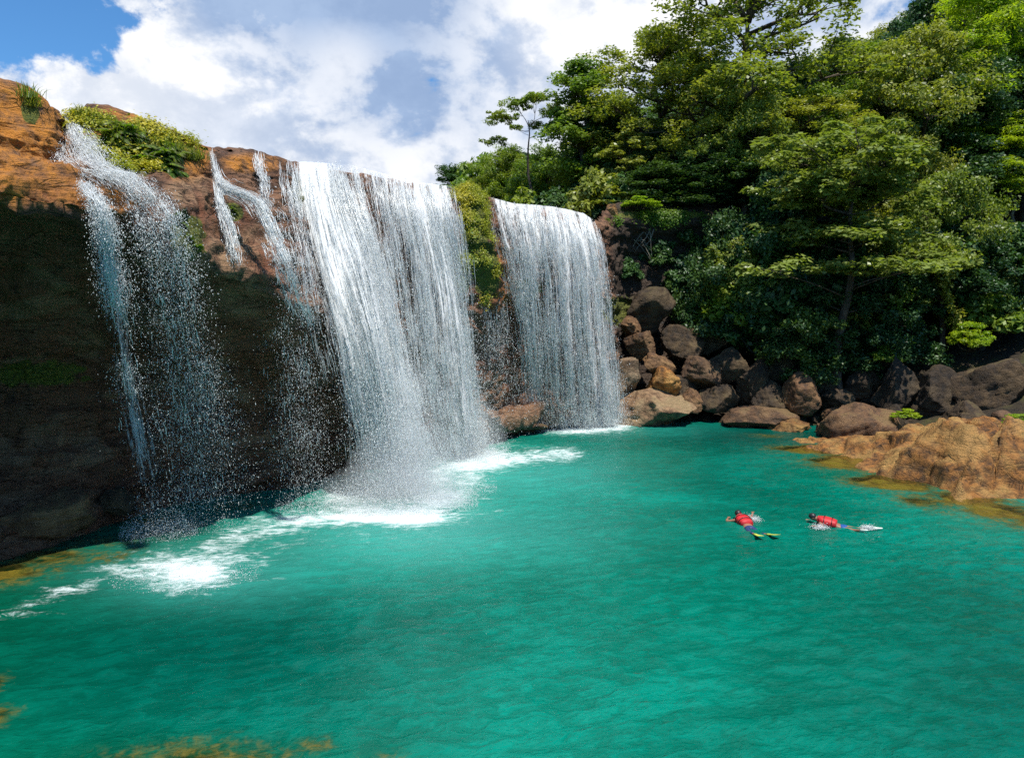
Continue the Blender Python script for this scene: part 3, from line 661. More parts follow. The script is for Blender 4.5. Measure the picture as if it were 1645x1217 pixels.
def waterfall(name, label, lines, group=None, sheets=2, n_thread=6000, n_drop=12000, spread=.25, across=6.0, drop=.018, base=None, ew=.08, fs=1.0, sd=1.0, mist=None, n_splash=2500, splash=(1.2,.9), thread_len=.5, seed=1, out=np.array([.76,-.64,0])):
    C = fall_surface(lines); n_thread = int(n_thread*.62); n_drop = int(n_drop*3.4)
    top = C[len(lines)//2,0,:3]
    root = bpy.data.objects.new(name, None); col.objects.link(root)
    root.location = [float(q) for q in C[len(lines)//2,-1,:3]]; L0 = np.array(root.location)
    tag(root, label, 'waterfall', group)
    height = np.linalg.norm(C[len(lines)//2,1:,:3]-C[len(lines)//2,:-1,:3],axis=1).sum()
    for k in range(sheets):
        ns, nt = 90, 150
        s, t = np.meshgrid(np.linspace(0,1,ns), np.linspace(0,1,nt), indexing='ij')
        E = evals(C, s.ravel(), t.ravel()).reshape(ns,nt,4)
        V = E[...,:3].copy(); fl = np.stack([s*across*fs+k*31+seed*13, t*height*fs+k*17, 0*s], -1)
        wob = fbm(np.stack([s*across*1.1, t*height*.22, 0*s+seed+k*5],-1), 4, 7+k)
        V += out*(wob*.32*np.clip(t*2.2,.12,1)+ (k-.5)*.22*np.clip(t*2,.1,1))[...,None]
        edge = np.minimum(sstep(0,ew,s), sstep(0,ew,1-s))
        me = mesh('water_sheet', (V-L0).reshape(-1,3), grid_faces(ns,nt), M_sheets[k%3], smooth=True, attrs={'dens':E[...,3]*edge*(1-.18*k)*sd})
        at = me.attributes.new('fl','FLOAT_VECTOR','POINT'); at.data.foreach_set('vector', fl.astype(np.float32).ravel())
        link('water_sheet', me, root)
    # threads that follow the fall, and loose droplets
    def samp(n, power, soft):
        m = int(n*2.6)
        s = rng.random(m); t = rng.random(m)**power
        E = evals(C, s, t)
        cl = vnoise(np.stack([s*across*1.1, t*height*.05, s*0+seed],-1), 3)*.45 + vnoise(np.stack([s*across*4, t*height*.12, s*0+seed],-1), 9)*.5 + vnoise(np.stack([s*across*6, t*height*1.1, s*0+seed],-1), 14)*.4
        ed = np.minimum(sstep(0,ew*1.3,s), sstep(0,ew*1.3,1-s))
        pr = np.clip(E[:,3]+soft, 0, 1.1)*sstep(-.3+.25*(1-np.clip(E[:,3],0,1)),.45,cl)*(.15+.85*ed)
        if power > .8: pr = pr*sstep(.02,.22,t)
        keep = rng.random(m) < pr
        s, t, E = s[keep][:n], t[keep][:n], E[keep][:n]
        E2 = evals(C, s, np.clip(t+.01,0,1)); E1 = evals(C, s, np.clip(t-.01,0,1))
        D = E2[:,:3]-E1[:,:3]; D /= np.linalg.norm(D,axis=1,keepdims=True)+1e-9
        return s, t, E, D
    s, t, E, D = samp(n_thread, .9, 0)
    n = len(s); g = rng.normal(size=(n,3)); K = 6
    ln = np.minimum(thread_len*(.5+rng.random(n)*3.2)*(1-.55*t), height*.3)/height
    ph = rng.random((n,3))*6.28; off = g*spread*.5; W = .0035+.0075*rng.random(n)**2
    a_ = np.cross(D, np.array([.31,.52,.79])); a_ /= np.linalg.norm(a_,axis=1,keepdims=True)+1e-9; b_ = np.cross(D, a_)
    V1 = np.empty((n,K,3,3)); lift = (rng.random(n)*.25+.02)[:,None]
    for k in range(K):
        tk = np.clip(t+(k/(K-1)-.5)*ln, 0, 1)
        p = evals(C, s, tk)[:,:3] + off*np.clip(tk,.05,1)[:,None] + out*lift + .012*np.sin(ph+k*1.1+tk[:,None]*9)*np.clip(tk*3,.3,1)[:,None]
        wk = (W*math.sin(math.pi*(k+.35)/(K-.3)))[:,None]
        for j in range(3): V1[:,k,j] = p + (a_*math.cos(j*2.094)+b_*math.sin(j*2.094))*wk
    V1 = V1.reshape(-1,3); q_ = []
    for k in range(K-1):
        for j in range(3): q_.append((k*3+j, k*3+(j+1)%3, (k+1)*3+(j+1)%3, (k+1)*3+j))
    F4 = (np.arange(n)[:,None,None]*K*3 + np.array(q_)[None]).reshape(-1,4)
    o = link('threads', mesh('threads', V1-L0, F4, M_drop, smooth=True), root); tag(o, kind='stuff')
    s, t, E, D = samp(n_drop, .62, .05)
    n = len(s); g = rng.normal(size=(n,3))
    pos = E[:,:3] + g*spread*(.15+1.1*t)[:,None] + out*(rng.random(n)*.5*t)[:,None]
    W = drop*.38*(.45+rng.random(n)**3*1.6); L = W*(1+rng.random(n)*2.2)
    V2, F2 = needles(pos, D + rng.normal(size=(n,3))*.35, L, W)
    o = link('droplets', mesh('droplets', V2-L0, F2, M_drop), root); tag(o, kind='stuff')
    if base is not None:
        Vs = []; Fs = []; k0 = 0
        for (bx, by, rx, ry, nn, hh) in base:
            c = G(bx, by); th = rng.random(nn)*6.283; r = np.sqrt(rng.random(nn))
            pp = np.stack([c[0]+rx*r*np.cos(th), c[1]+ry*r*np.sin(th), np.abs(rng.normal(size=nn))*hh*(1-r*.75)], -1)
            W = drop*.5*(.4+rng.random(nn)**3*1.5); D = rng.normal(size=(nn,3)); D /= np.linalg.norm(D,axis=1,keepdims=True)
            v, f = needles(pp, D, W*1.4, W); Vs.append(v); Fs.append(f+k0); k0 += len(v)
        o = link('splash', mesh('splash', np.concatenate(Vs)-L0, np.concatenate(Fs), M_drop), root); tag(o, kind='stuff')
    for (mx_, my_, mz_, ra, rb, rh) in (mist or []):
        c = G(mx_, my_); V, Fc = ICO0
        link('mist', mesh('mist', V*np.array([ra,rb,rh])+(c+np.array([0,0,mz_])-L0), Fc, M_mist, smooth=True), root)
    return root
o_l = np.array([.6,-.75,.1])
# far-left notch: short cascade onto the ledge
waterfall('cascade', 'short white cascade tumbling through the notch in the orange rock at upper left', [
  [(84,190,20.2,.75),(82,222,19.6,.8),(86,250,18.9,.75),(92,268,18.3,.9)],
  [(100,184,20.3,.8),(112,215,19.6,.75),(125,245,18.9,.7),(140,276,18.2,.9)],
  [(122,184,20.2,.7),(148,215,19.6,.75),(175,245,19.0,.7),(205,286,18.4,.8)]],
  sheets=2, n_thread=2600, n_drop=5000, spread=.12, across=1.8, drop=.014, thread_len=.22, seed=2, fs=2.2, ew=.28, out=o_l)
waterfall('ledge_stream', 'thin foamy stream spreading over the brown ledge below the notch at upper left', [
  [(84,268,17.8,.8),(100,282,17.3,.6),(120,296,17.0,.6),(135,318,16.75,.7)],
  [(110,270,18.0,.8),(140,284,17.5,.7),(170,296,17.2,.35),(195,322,17.1,.2)],
  [(160,276,18.2,.85),(195,290,18.0,.8),(222,300,17.8,.55),(245,330,17.7,.6)],
  [(205,286,18.5,.6),(232,292,18.3,.7),(255,304,18.1,.6),(272,340,18.0,.5)]],
  sheets=2, n_thread=2200, n_drop=3500, spread=.06, across=3.0, drop=.012, thread_len=.22, seed=3, fs=2.2, ew=.28, out=np.array([.2,-.3,.9]))
waterfall('thin_fall', 'narrow single ribbon of water dropping from the ledge at far left', [
  [(118,292,16.7,.72),(140,345,16.5,.75),(156,450,17.2,.7),(172,620,18.8,.62),(196,780,20.3,.6),(216,862,21.0,.5)],
  [(134,298,16.7,.95),(160,345,16.5,1),(180,450,17.2,1),(206,620,18.8,.95),(236,780,20.3,.8),(254,862,21.0,.6)],
  [(148,300,16.8,.7),(178,350,16.7,.7),(206,450,17.3,.6),(244,620,18.9,.55),(282,780,20.4,.5),(300,862,21.1,.4)]],
  sheets=1, n_thread=7000, n_drop=30000, spread=.28, across=1.0, drop=.015, thread_len=.15, seed=4, sd=.8, fs=2.2, ew=.28, out=o_l,
  base=[(255,862,1.1,.7,5000,.7),(300,925,1.8,1.2,3500,.12)])
waterfall('veil_fall', 'sparse broken veil of droplets fanning down left of the main fall under the ledge', [
  [(178,310,17.4,.3),(200,360,17.2,.10),(225,450,17.9,.08),(238,600,19.4,.06),(260,740,21,.05),(270,830,21.8,.03)],
  [(205,312,17.6,.5),(235,370,17.5,.35),(262,470,18.3,.34),(290,610,19.9,.26),(310,740,21.4,.22),(320,825,22.2,.15)],
  [(230,306,17.8,.75),(262,350,17.7,.65),(290,440,18.4,.5),(322,600,20.3,.36),(345,700,21.7,.34),(360,815,22.6,.2)],
  [(262,308,18.1,.6),(285,350,17.9,.65),(310,430,18.7,.3),(350,600,20.8,.26),(385,700,22.3,.24),(400,800,23.2,.1)]],
  sheets=1, n_thread=3600, n_drop=28000, spread=.42, across=3.6, drop=.015, thread_len=.14, seed=5, out=o_l, ew=.15,
  base=[(300,850,1.8,.8,1500,.4)])
# rivulets in the middle
waterfall('rivulet', 'twisting white rivulet sliding diagonally down the tan rock from a small notch', [
  [(332,246,22.0,.7),(342,290,21.2,.7),(350,314,20.7,.6),(386,336,20.3,.5),(410,384,19.9,.35),(430,440,19.6,.3),(452,500,20.3,.15)],
  [(338,246,22.0,.9),(347,290,21.2,.9),(362,306,20.7,.8),(410,328,20.3,.85),(440,384,19.9,.75),(462,440,19.6,.6),(486,520,20.6,.3)],
  [(346,246,22.0,.7),(358,286,21.2,.9),(384,300,20.7,.7),(440,330,20.5,.5),(466,384,20.3,.5),(486,440,20.1,.55),(512,530,20.9,.25)]],
  sheets=2, n_thread=4200, n_drop=4500, spread=.10, across=1.4, drop=.012, thread_len=.3, seed=6, sd=.62, ew=.4, fs=2.2, out=np.array([.5,-.6,.4]))
waterfall('side_rivulet', 'short rivulet dropping straight down beside the green tuft on the tan rock', [
  [(334,296,21.0,.5),(338,325,20.5,.6),(346,350,20.2,.6),(352,380,19.95,.3),(356,420,19.6,.15)],
  [(352,298,21.0,.7),(360,325,20.5,.7),(368,350,20.2,.6),(380,380,19.95,.4),(390,430,19.5,.2)]],
  sheets=1, n_thread=1800, n_drop=2200, spread=.08, across=.8, drop=.012, thread_len=.25, seed=7, sd=.62, ew=.4, fs=2.2, out=np.array([.5,-.6,.4]))
waterfall('upper_trickle', 'small trickle spilling over the brown lip just left of the main fall', [
  [(396,249,23.8,.7),(400,275,23.1,.6),(405,302,22.5,.4),(412,335,21.9,.2)],
  [(420,251,24.0,.7),(426,275,23.3,.6),(436,304,22.7,.5),(448,345,22.0,.25)]],
  sheets=1, n_thread=1500, n_drop=1500, spread=.07, across=.9, drop=.012, thread_len=.2, seed=8, sd=.62, ew=.35, fs=2.2, out=np.array([.5,-.6,.4]))
waterfall('lip_trickles', 'row of thin trickles wetting the dark rock at the left shoulder of the main fall', [
  [(440,256,24.6,.25),(444,300,24.0,.3),(450,350,23.4,.25),(470,420,22.6,.2),(486,480,22.4,.1)],
  [(458,259,25.1,.4),(462,300,24.4,.45),(470,350,23.9,.4),(486,420,23.4,.35),(500,500,23.3,.25)],
  [(474,262,25.4,.6),(478,300,24.9,.6),(486,350,24.4,.5),(500,420,24.0,.5),(516,520,23.7,.35)]],
  sheets=1, n_thread=3000, n_drop=3500, spread=.14, across=2.2, drop=.013, thread_len=.3, seed=18, sd=.62, ew=.2, fs=1.6, out=np.array([.6,-.7,.2]))
waterfall('curtain_fall', 'thin see-through curtain of drops hanging between the left veil and the main fall', [
  [(440,370,21.0,.25),(440,440,20.9,.3),(418,540,21.2,.22),(420,640,22.4,.2),(424,730,23.6,.16),(428,810,24.0,.1)],
  [(455,330,22.0,.55),(478,440,21.2,.5),(480,540,21.8,.42),(490,640,22.8,.36),(496,730,23.9,.28),(500,805,24.4,.15)],
  [(466,310,23.5,.4),(500,440,22.6,.45),(512,540,22.9,.38),(522,640,23.6,.34),(530,720,24.2,.26),(536,800,24.8,.15)]],
  sheets=1, n_thread=4500, n_drop=24000, spread=.36, across=3.4, drop=.014, thread_len=.14, seed=9, ew=.2, out=o_l)
# main fall
waterfall('main_waterfall', 'widest and brightest waterfall pouring off the lip in the middle of the cliff', [
  [(470,264,25.4,.6),(468,300,24.9,.5),(476,400,24.2,.42),(500,520,23.8,.42),(528,640,24.2,.42),(545,730,24.9,.2),(550,800,25.2,.2)],
  [(490,264,25.6,.9),(494,300,25.0,1.1),(510,400,24.1,.95),(545,520,23.8,.95),(575,640,24.2,.75),(592,730,24.9,.6),(600,800,25.3,.6)],
  [(522,266,26.4,.75),(530,300,25.7,1.05),(560,400,24.7,1.2),(590,520,24.2,1.2),(615,640,24.5,1.05),(632,730,25.0,.95),(645,810,25.4,.9)],
  [(555,267,27.2,.55),(563,300,26.6,.65),(592,400,25.6,.95),(622,520,25.2,.85),(645,640,25.4,.95),(662,730,25.7,.85),(678,800,26.2,.7)],
  [(590,276,28.2,.75),(597,320,27.6,.55),(612,400,27.2,.62),(636,520,27.0,.55),(662,640,27.0,.7),(682,720,27.2,.45),(695,785,27.6,.3)],
  [(620,284,29.2,.75),(627,330,28.6,.55),(640,400,28.3,.5),(655,520,28.3,.42),(670,620,28.4,.32),(690,700,28.6,.15),(702,765,29.0,.1)],
  [(650,292,30.0,.7),(660,340,29.3,.95),(675,400,29.2,.7),(688,520,29.4,.6),(698,620,29.7,.42),(712,690,30.2,.35),(722,745,30.7,.4)],
  [(680,298,31.0,.85),(690,350,30.4,.95),(705,420,30.4,1.05),(722,520,30.6,1.0),(736,620,31.0,.95),(744,690,31.6,.95),(750,732,32.2,.9)],
  [(706,301,31.7,.8),(714,350,31.2,.85),(726,420,31.4,.65),(740,520,31.8,.55),(752,620,32.2,.8),(760,680,32.8,.7),(766,718,33.4,.8)],
  [(738,305,32.4,.65),(748,350,32.0,.55),(755,420,32.2,.35),(758,520,32.6,.15),(768,620,33.2,.12),(774,680,34,.08),(780,715,34.4,.05)]],
  sheets=3, n_thread=38000, n_drop=64000, spread=.42, across=11.0, drop=.019, thread_len=.5, seed=10, sd=1.15,
  mist=[(660,812,.9,2.2,1.5,2.0),(625,818,.5,2.4,1.2,1.1),(750,735,.8,1.8,1.4,1.9),(675,800,1.4,1.6,1.1,3.4)],
  base=[(645,812,2.6,1.4,16000,1.1),(560,818,2.4,1.0,6000,.5),(752,735,1.9,1.2,9000,.9),(700,790,2.2,1.3,7000,.8)])
waterfall('drip_curtain', 'faint speckled drips falling past the mossy rock between the main and right falls', [
  [(742,430,33.0,.16),(752,520,33.4,.25),(762,600,34,.2),(772,690,35,.1)],
  [(765,430,33.2,.25),(775,520,33.8,.35),(786,600,34.6,.25),(796,690,36,.1)],
  [(800,420,34.8,.3),(810,520,35.6,.3),(820,600,36.4,.2),(828,680,37.5,.08)],
  [(812,380,35.3,.3),(838,480,36.4,.3),(850,580,37.4,.25),(858,672,38.5,.1)]],
  sheets=1, n_thread=3000, n_drop=11000, spread=.4, across=4.5, drop=.02, thread_len=.22, seed=11)
waterfall('right_waterfall', 'rounded white curtain fall at the right end of the cliff beside the boulders', [
  [(774,317,34.5,.7),(788,372,34.3,.6),(804,440,35.0,.3),(828,540,36.6,.14),(835,640,38.2,.1),(838,680,39.5,.1)],
  [(826,331,36.4,.85),(834,375,35.8,.75),(842,440,36.0,.55),(850,540,37.0,.4),(858,640,38.6,.4),(862,682,39.6,.5)],
  [(858,333,37.2,.85),(864,375,36.6,.75),(872,440,36.8,.6),(880,540,37.6,.5),(888,640,38.9,.35),(892,684,39.8,.6)],
  [(888,336,38.0,.8),(896,380,37.4,.8),(904,450,37.5,.75),(910,550,38.2,.7),(918,640,39.2,.7),(922,684,40.0,.8)],
  [(915,341,38.8,.9),(928,385,38.1,.85),(936,450,38.2,.8),(943,550,38.8,.62),(950,640,39.6,.55),(952,684,40.3,.8)],
  [(938,347,39.6,.9),(952,392,38.9,.85),(960,455,39.0,.78),(968,550,39.5,.85),(976,640,40.1,.95),(980,682,40.8,1)],
  [(954,358,40.3,.8),(968,405,39.8,.75),(976,465,39.8,.55),(984,550,40.1,.6),(994,640,40.7,1),(1000,676,41.4,1)]],
  sheets=3, n_thread=20000, n_drop=26000, spread=.3, across=9.0, drop=.022, thread_len=.5, seed=12, sd=1.12, out=np.array([.6,-.8,0]),
  mist=[(930,682,.5,2.8,1.0,1.0),(985,676,.7,1.3,1.0,1.6)],
  base=[(930,682,2.6,.7,5000,.45),(985,674,1.2,.9,4000,1.0),(865,674,1.6,.5,1500,.25)])
# ------------------------------------------------------------------ boulders
import bmesh
def ico(sub):
    bm = bmesh.new(); bmesh.ops.create_icosphere(bm, subdivisions=sub, radius=1)
    V = np.array([v.co[:] for v in bm.verts]); Fc = np.array([[v.index for v in f.verts] for f in bm.faces]); bm.free(); return V, Fc
ICO = {k: ico(k) for k in (3,4,5)}
def rock_mesh(name, seed, size, mat, planes=15, rough=1.0, sub=5, cut=(.52,.86)):
    r = np.random.default_rng(seed); V, Fc = ICO[sub]; V = V.copy()
    V *= (1+.22*fbm(V*1.1+seed, 2, seed))[:,None]
    for k in range(planes):
        n = r.normal(size=3); n[2] = abs(n[2])*.9 if k < 4 else n[2]; n /= np.linalg.norm(n); d = r.uniform(*cut)
        ex = np.clip(V@n-d, 0, None); V -= np.outer(ex*.93, n)
    V = V*np.array(size)
    s = float(np.mean(size)); nr_ = V/np.linalg.norm(V,axis=1,keepdims=True)
    V += nr_*((.13*s*fbm(V*1.6/s+seed, 5, seed+3) - .11*s*np.abs(fbm(V*np.array([2,2,5.])/s+seed*3, 3, seed+5)) + .03*s*fbm(V*8/s,3,seed+8))*rough)[:,None]
    return mesh(name, V, Fc, mat, smooth=True)
def boulder(label, cx, cyb, wpx, hpx, Y, mat, seed, rz=None, tilt=0, depth=.9, group=None, name='boulder', planes=15):
    """cyb: image row of its middle"""
    c = P(cx, cyb, Y); w_ = wpx/2/F*Y*1.12; h_ = hpx/2/F*Y*1.18
    me = rock_mesh(name, seed, (w_, w_*depth, h_*1.25), mat, planes=planes)
    o = link(name, me, loc=c-np.array([0,-w_*.35,h_*.2]), rot=(0, R(tilt), rz if rz is not None else 0))
    tag(o, label, 'boulder', group); return o
BL = [
 ('broad flat-topped tan boulder at the waterline right beside the right waterfall',1048,656,150,56,41.2,M_tan,1,0),
 ('upright pinkish wet boulder touching the foot of the right waterfall',1011,596,46,66,42.2,M_tan,2,10),
 ('small slanting yellow-brown rock perched over the golden boulder by the falls',1058,580,60,34,43,M_bould,3,18),
 ('rounded golden-brown boulder directly above the flat tan one',1066,612,64,46,42.5,M_orange,4,0),
 ('reddish brown boulder above the pinkish wet one near the falls',1034,548,54,38,44,M_bould,5,-10),
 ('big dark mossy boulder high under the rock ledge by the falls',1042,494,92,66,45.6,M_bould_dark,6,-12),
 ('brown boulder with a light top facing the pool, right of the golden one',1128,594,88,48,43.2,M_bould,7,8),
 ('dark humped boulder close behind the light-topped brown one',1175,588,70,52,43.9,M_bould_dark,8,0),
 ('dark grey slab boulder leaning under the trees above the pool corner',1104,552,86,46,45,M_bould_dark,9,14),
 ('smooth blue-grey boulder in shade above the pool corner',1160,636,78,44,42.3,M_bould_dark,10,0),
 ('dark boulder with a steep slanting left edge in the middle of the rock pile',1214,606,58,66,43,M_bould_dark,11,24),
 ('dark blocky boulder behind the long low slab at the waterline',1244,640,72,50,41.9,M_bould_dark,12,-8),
 ('tan boulder with a sunlit upright face in the middle of the rock pile',1294,634,62,62,41.0,M_bould,13,0),
 ('long low brown slab lying at the waterline in the pool corner',1215,668,124,32,40.9,M_bould,14,0),
 ('grey rock wedged between the sunlit upright boulder and the mossy pile',1350,642,62,38,41.5,M_bould_dark,15,6),
 ('low orange rock breaking the surface at the shore before the pile',1275,688,80,22,39.4,M_orange,16,0),
 ('small pale stone at the waterline right of the low orange rock',1322,690,26,20,38.6,M_bould,17,0),
 ('large brown boulder with orange flank and moss behind the big outcrop',1402,680,140,66,36.8,M_bould,18,-14),
 ('tall moss-capped boulder at the forest edge, left of three large ones',1452,618,86,84,40.6,M_bould_dark,19,0),
 ('massive dark boulder in the middle of the three large ones at the forest edge',1512,634,96,92,39.6,M_bould_dark,20,10),
 ('purple-brown boulder with a pale patch at the right edge of the picture',1602,622,118,98,38.4,M_bould_dark,21,-16),
 ('flat thin slab tipped over the dark gap in the rock pile',1352,662,62,14,40.6,M_bould,22,-8),
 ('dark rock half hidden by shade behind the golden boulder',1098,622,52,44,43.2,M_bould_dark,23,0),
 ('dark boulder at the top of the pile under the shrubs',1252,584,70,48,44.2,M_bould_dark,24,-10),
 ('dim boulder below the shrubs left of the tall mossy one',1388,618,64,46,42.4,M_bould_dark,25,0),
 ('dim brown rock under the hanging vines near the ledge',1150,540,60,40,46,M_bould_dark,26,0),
 ('squat rock between the pale-topped boulder and the blue-grey one',1112,640,44,34,42.4,M_bould,27,0),
 ('dark stone in the gap right of the sunlit upright boulder',1325,608,46,38,42.8,M_bould_dark,28,12),
 ('mossy green stone on the bank right of the outcrop peak',1640,712,70,40,31.5,M_bould,30,0),
 ('brown rock at the lower right edge where the shallows begin',1628,762,74,44,28.4,M_bould,31,10),
 ('small orange rock under the outcrop at its right foot',1585,752,40,30,28.6,M_orange,32,-10),
 ('dark rock in the hollow between the outcrop and the edge rocks',1612,730,46,40,29.6,M_bould_dark,33,0),
 ('low brown rock ledge washed by foam between the two main waterfalls',826,679,96,20,38.4,M_bould,34,0),
 ('reddish brown slab lying in the shade at the foot of the left cliff',66,826,170,60,19.6,M_bould,35,-3),
 ('dark broken rock beside the reddish slab near the thin fall',176,806,70,40,21.6,M_bould_dark,36,8),
 ('small yellow rock standing on the ledge above the dark wall',984,336,22,20,46.4,M_orange,37,0),
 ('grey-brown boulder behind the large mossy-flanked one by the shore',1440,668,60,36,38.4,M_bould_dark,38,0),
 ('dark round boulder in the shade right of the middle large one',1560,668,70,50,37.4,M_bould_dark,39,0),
 ('rusty boulder stub between the reddish and the dark mossy boulders',1015,520,40,30,45,M_bould,40,20),
]
for b in BL:
    boulder(b[0], b[1], b[2], b[3], b[4], b[5], b[6], b[7]*7+3, tilt=b[8])
# small loose stones on the shaded bank, look-alikes
stone_me = [rock_mesh('stone', 300+k, (.34+.05*k,.30,.22+.02*k), (M_bould_dark, M_bould)[k%2], planes=8, sub=4) for k in range(5)]
r_ = np.random.default_rng(41); cnt = 0
while cnt < 70:
    x = r_.uniform(9, 30); y = r_.uniform(30, 47); d = float(shore_d(np.array([x]), np.array([y]))[0])
    if not (.0 < d < 7): continue
    s = r_.uniform(.6, 2.0)
    o = link('stone', stone_me[cnt%5], loc=(x,y,float(bank_z(np.array([x]),np.array([y]))[0])+.05*s), rot=(r_.uniform(-.3,.3),r_.uniform(-.3,.3),r_.uniform(0,6.28)), scale=(s*1.2,s,s))
    tag(o, 'loose brown stone lying among the shaded boulders on the right bank', 'stone', 'loose stones on the right bank'); cnt += 1

# the big outcrop running into the pool on the right
def outcrop():
    A = G(1288,716)[:2]; B = G(1520,797)[:2]; ab = (B-A)/np.linalg.norm(B-A); nrm = np.array([-ab[1], ab[0]])
    if nrm[1] < 0: nrm = -nrm
    n1, n2 = 230, 130
    s, t = np.meshgrid(np.linspace(-1.5, 14.5, n1), np.linspace(-1.2, 9.5, n2), indexing='ij')
    xy = A + s[...,None]*ab + t[...,None]*nrm
    p = np.concatenate([xy, 0*s[...,None]], -1)
    wv = fbm(p*.5, 4, 201)
    front = (t + .9*wv - .1 + .35*np.sin(s*1.3))
    steep = .45 + 1.6*sstep(5.0, 8.5, s)
    h1 = front*steep
    h2 = .12 + .34*np.clip(s,0,20) + .3*wv
    h3 = 2.3 + .25*wv - .12*np.abs(t-3.2)
    h4 = (6.2 - t + wv)*1.2
    h5 = (10.4 - s + .8*wv)*1.3
    rr = np.random.default_rng(17); cs = rr.uniform([-1,-1],[14,9],(34,2)); ch = rr.uniform(-.22,.26,34); ct = rr.uniform(-.16,.16,(34,2))
    w1_ = s+.35*fbm(p*1.1,3,221); w2_ = t+.35*fbm(p*1.1,3,223)
    dd = (w1_[...,None]-cs[:,0])**2*.6+(w2_[...,None]-cs[:,1])**2; ix = np.argmin(dd,-1); ds_ = np.sort(dd,-1); edge_ = np.sqrt(ds_[...,1])-np.sqrt(ds_[...,0])
    slab = ch[ix]+ct[ix,0]*(s-cs[ix,0])+ct[ix,1]*(t-cs[ix,1]) - .22*np.exp(-(edge_/.07)**2)
    k = 6.0
    z = -np.log(sum(np.exp(-k*h) for h in (h1,h2,h3,h4,h5)))/k
    # split slabs dipping toward the water
    lay = vnoise(np.stack([s*.25, t*.3, z*4.5+s*.7], -1), 207)
    ridge = np.abs(vnoise(p*np.array([.9,.9,1]), 209))
    z = z + slab*np.clip(z+.35,0,1) + (.16*lay + .28*ridge*np.clip(z,0,1) + .14*fbm(p*2.4, 4, 211) - .16*np.abs(fbm(p*np.array([1.5,1.5,1]), 4, 213))*np.clip(z,0,1.2)) - .06
    z = z - .55*np.exp(-((s-8.6+.5*(t-2))/.22)**2)*sstep(0,1,t)*np.clip(z,0,1)*.6
    xy = xy - nrm*(np.clip(z,0,3)*.18*lay)[...,None]
    V = np.concatenate([xy, np.maximum(z,-.9)[...,None]], -1).reshape(-1,3)
    Fc = grid_faces(n1,n2)
    c = V.mean(0); c[2] = 0
    # underside closes the body
    Vb = V.copy(); Vb[:,2] = -1.3
    o = link('rock_outcrop', mesh('rock_outcrop', np.concatenate([V,Vb])-c, np.concatenate([Fc, Fc[:,::-1]+len(V)]), M_orange, smooth=True), loc=c)
    tag(o, 'long orange-brown rock outcrop sloping into the pool on the right shore', 'rock outcrop')
outcrop()
# ------------------------------------------------------------------ foliage
def leaf_quads(C, Nn, L, W, r):
    n = len(C)
    a = np.cross(Nn, r.normal(size=(n,3))); a /= np.linalg.norm(a,axis=1,keepdims=True)+1e-9
    b = np.cross(Nn, a)
    L = np.broadcast_to(L,(n,))[:,None]; W = np.broadcast_to(W,(n,))[:,None]
    V = np.empty((n,4,3)); V[:,0] = C - a*L*.5; V[:,1] = C + b*W*.5 - Nn*L*.08; V[:,2] = C + a*L*.5; V[:,3] = C - b*W*.5 - Nn*L*.08
    return V.reshape(-1,3), np.arange(n*4).reshape(n,4)
def clump_leaves(cc, rad, per, size, r, flat=.55, shape=1.9, up=.8, jitter=.8, droop=0.0):
    """leaves in flattened clumps around points cc; rad per clump"""
    n = len(cc)*per
    d = r.normal(size=(n,3)); d /= np.linalg.norm(d,axis=1,keepdims=True)
    q = r.random(n)**.45
    rr = np.repeat(rad, per)
    off = d*(q*rr)[:,None]; off[:,2] *= flat
    off[:,2] -= droop*(off[:,0]**2+off[:,1]**2)/np.maximum(rr,.1)
    C = np.repeat(cc, per, axis=0)+off
    Nn = d*.7 + np.array([0,0,up]) + r.normal(size=(n,3))*jitter*.6; Nn /= np.linalg.norm(Nn,axis=1,keepdims=True)
    L = size*(.6+.8*r.random(n))
    return leaf_quads(C, Nn, L, L/shape, r)
def bez(a, b, sag, r, n=6):
    a = np.array(a,float); b = np.array(b,float); out = []
    w1 = r.normal(size=3)*np.linalg.norm(b-a)*.07
    for k in range(n+1):
        t = k/n; p = a*(1-t)+b*t; p = p + np.array([0,0,sag])*4*t*(1-t) + w1*math.sin(t*math.pi*1.5)
        out.append(p)
    return out
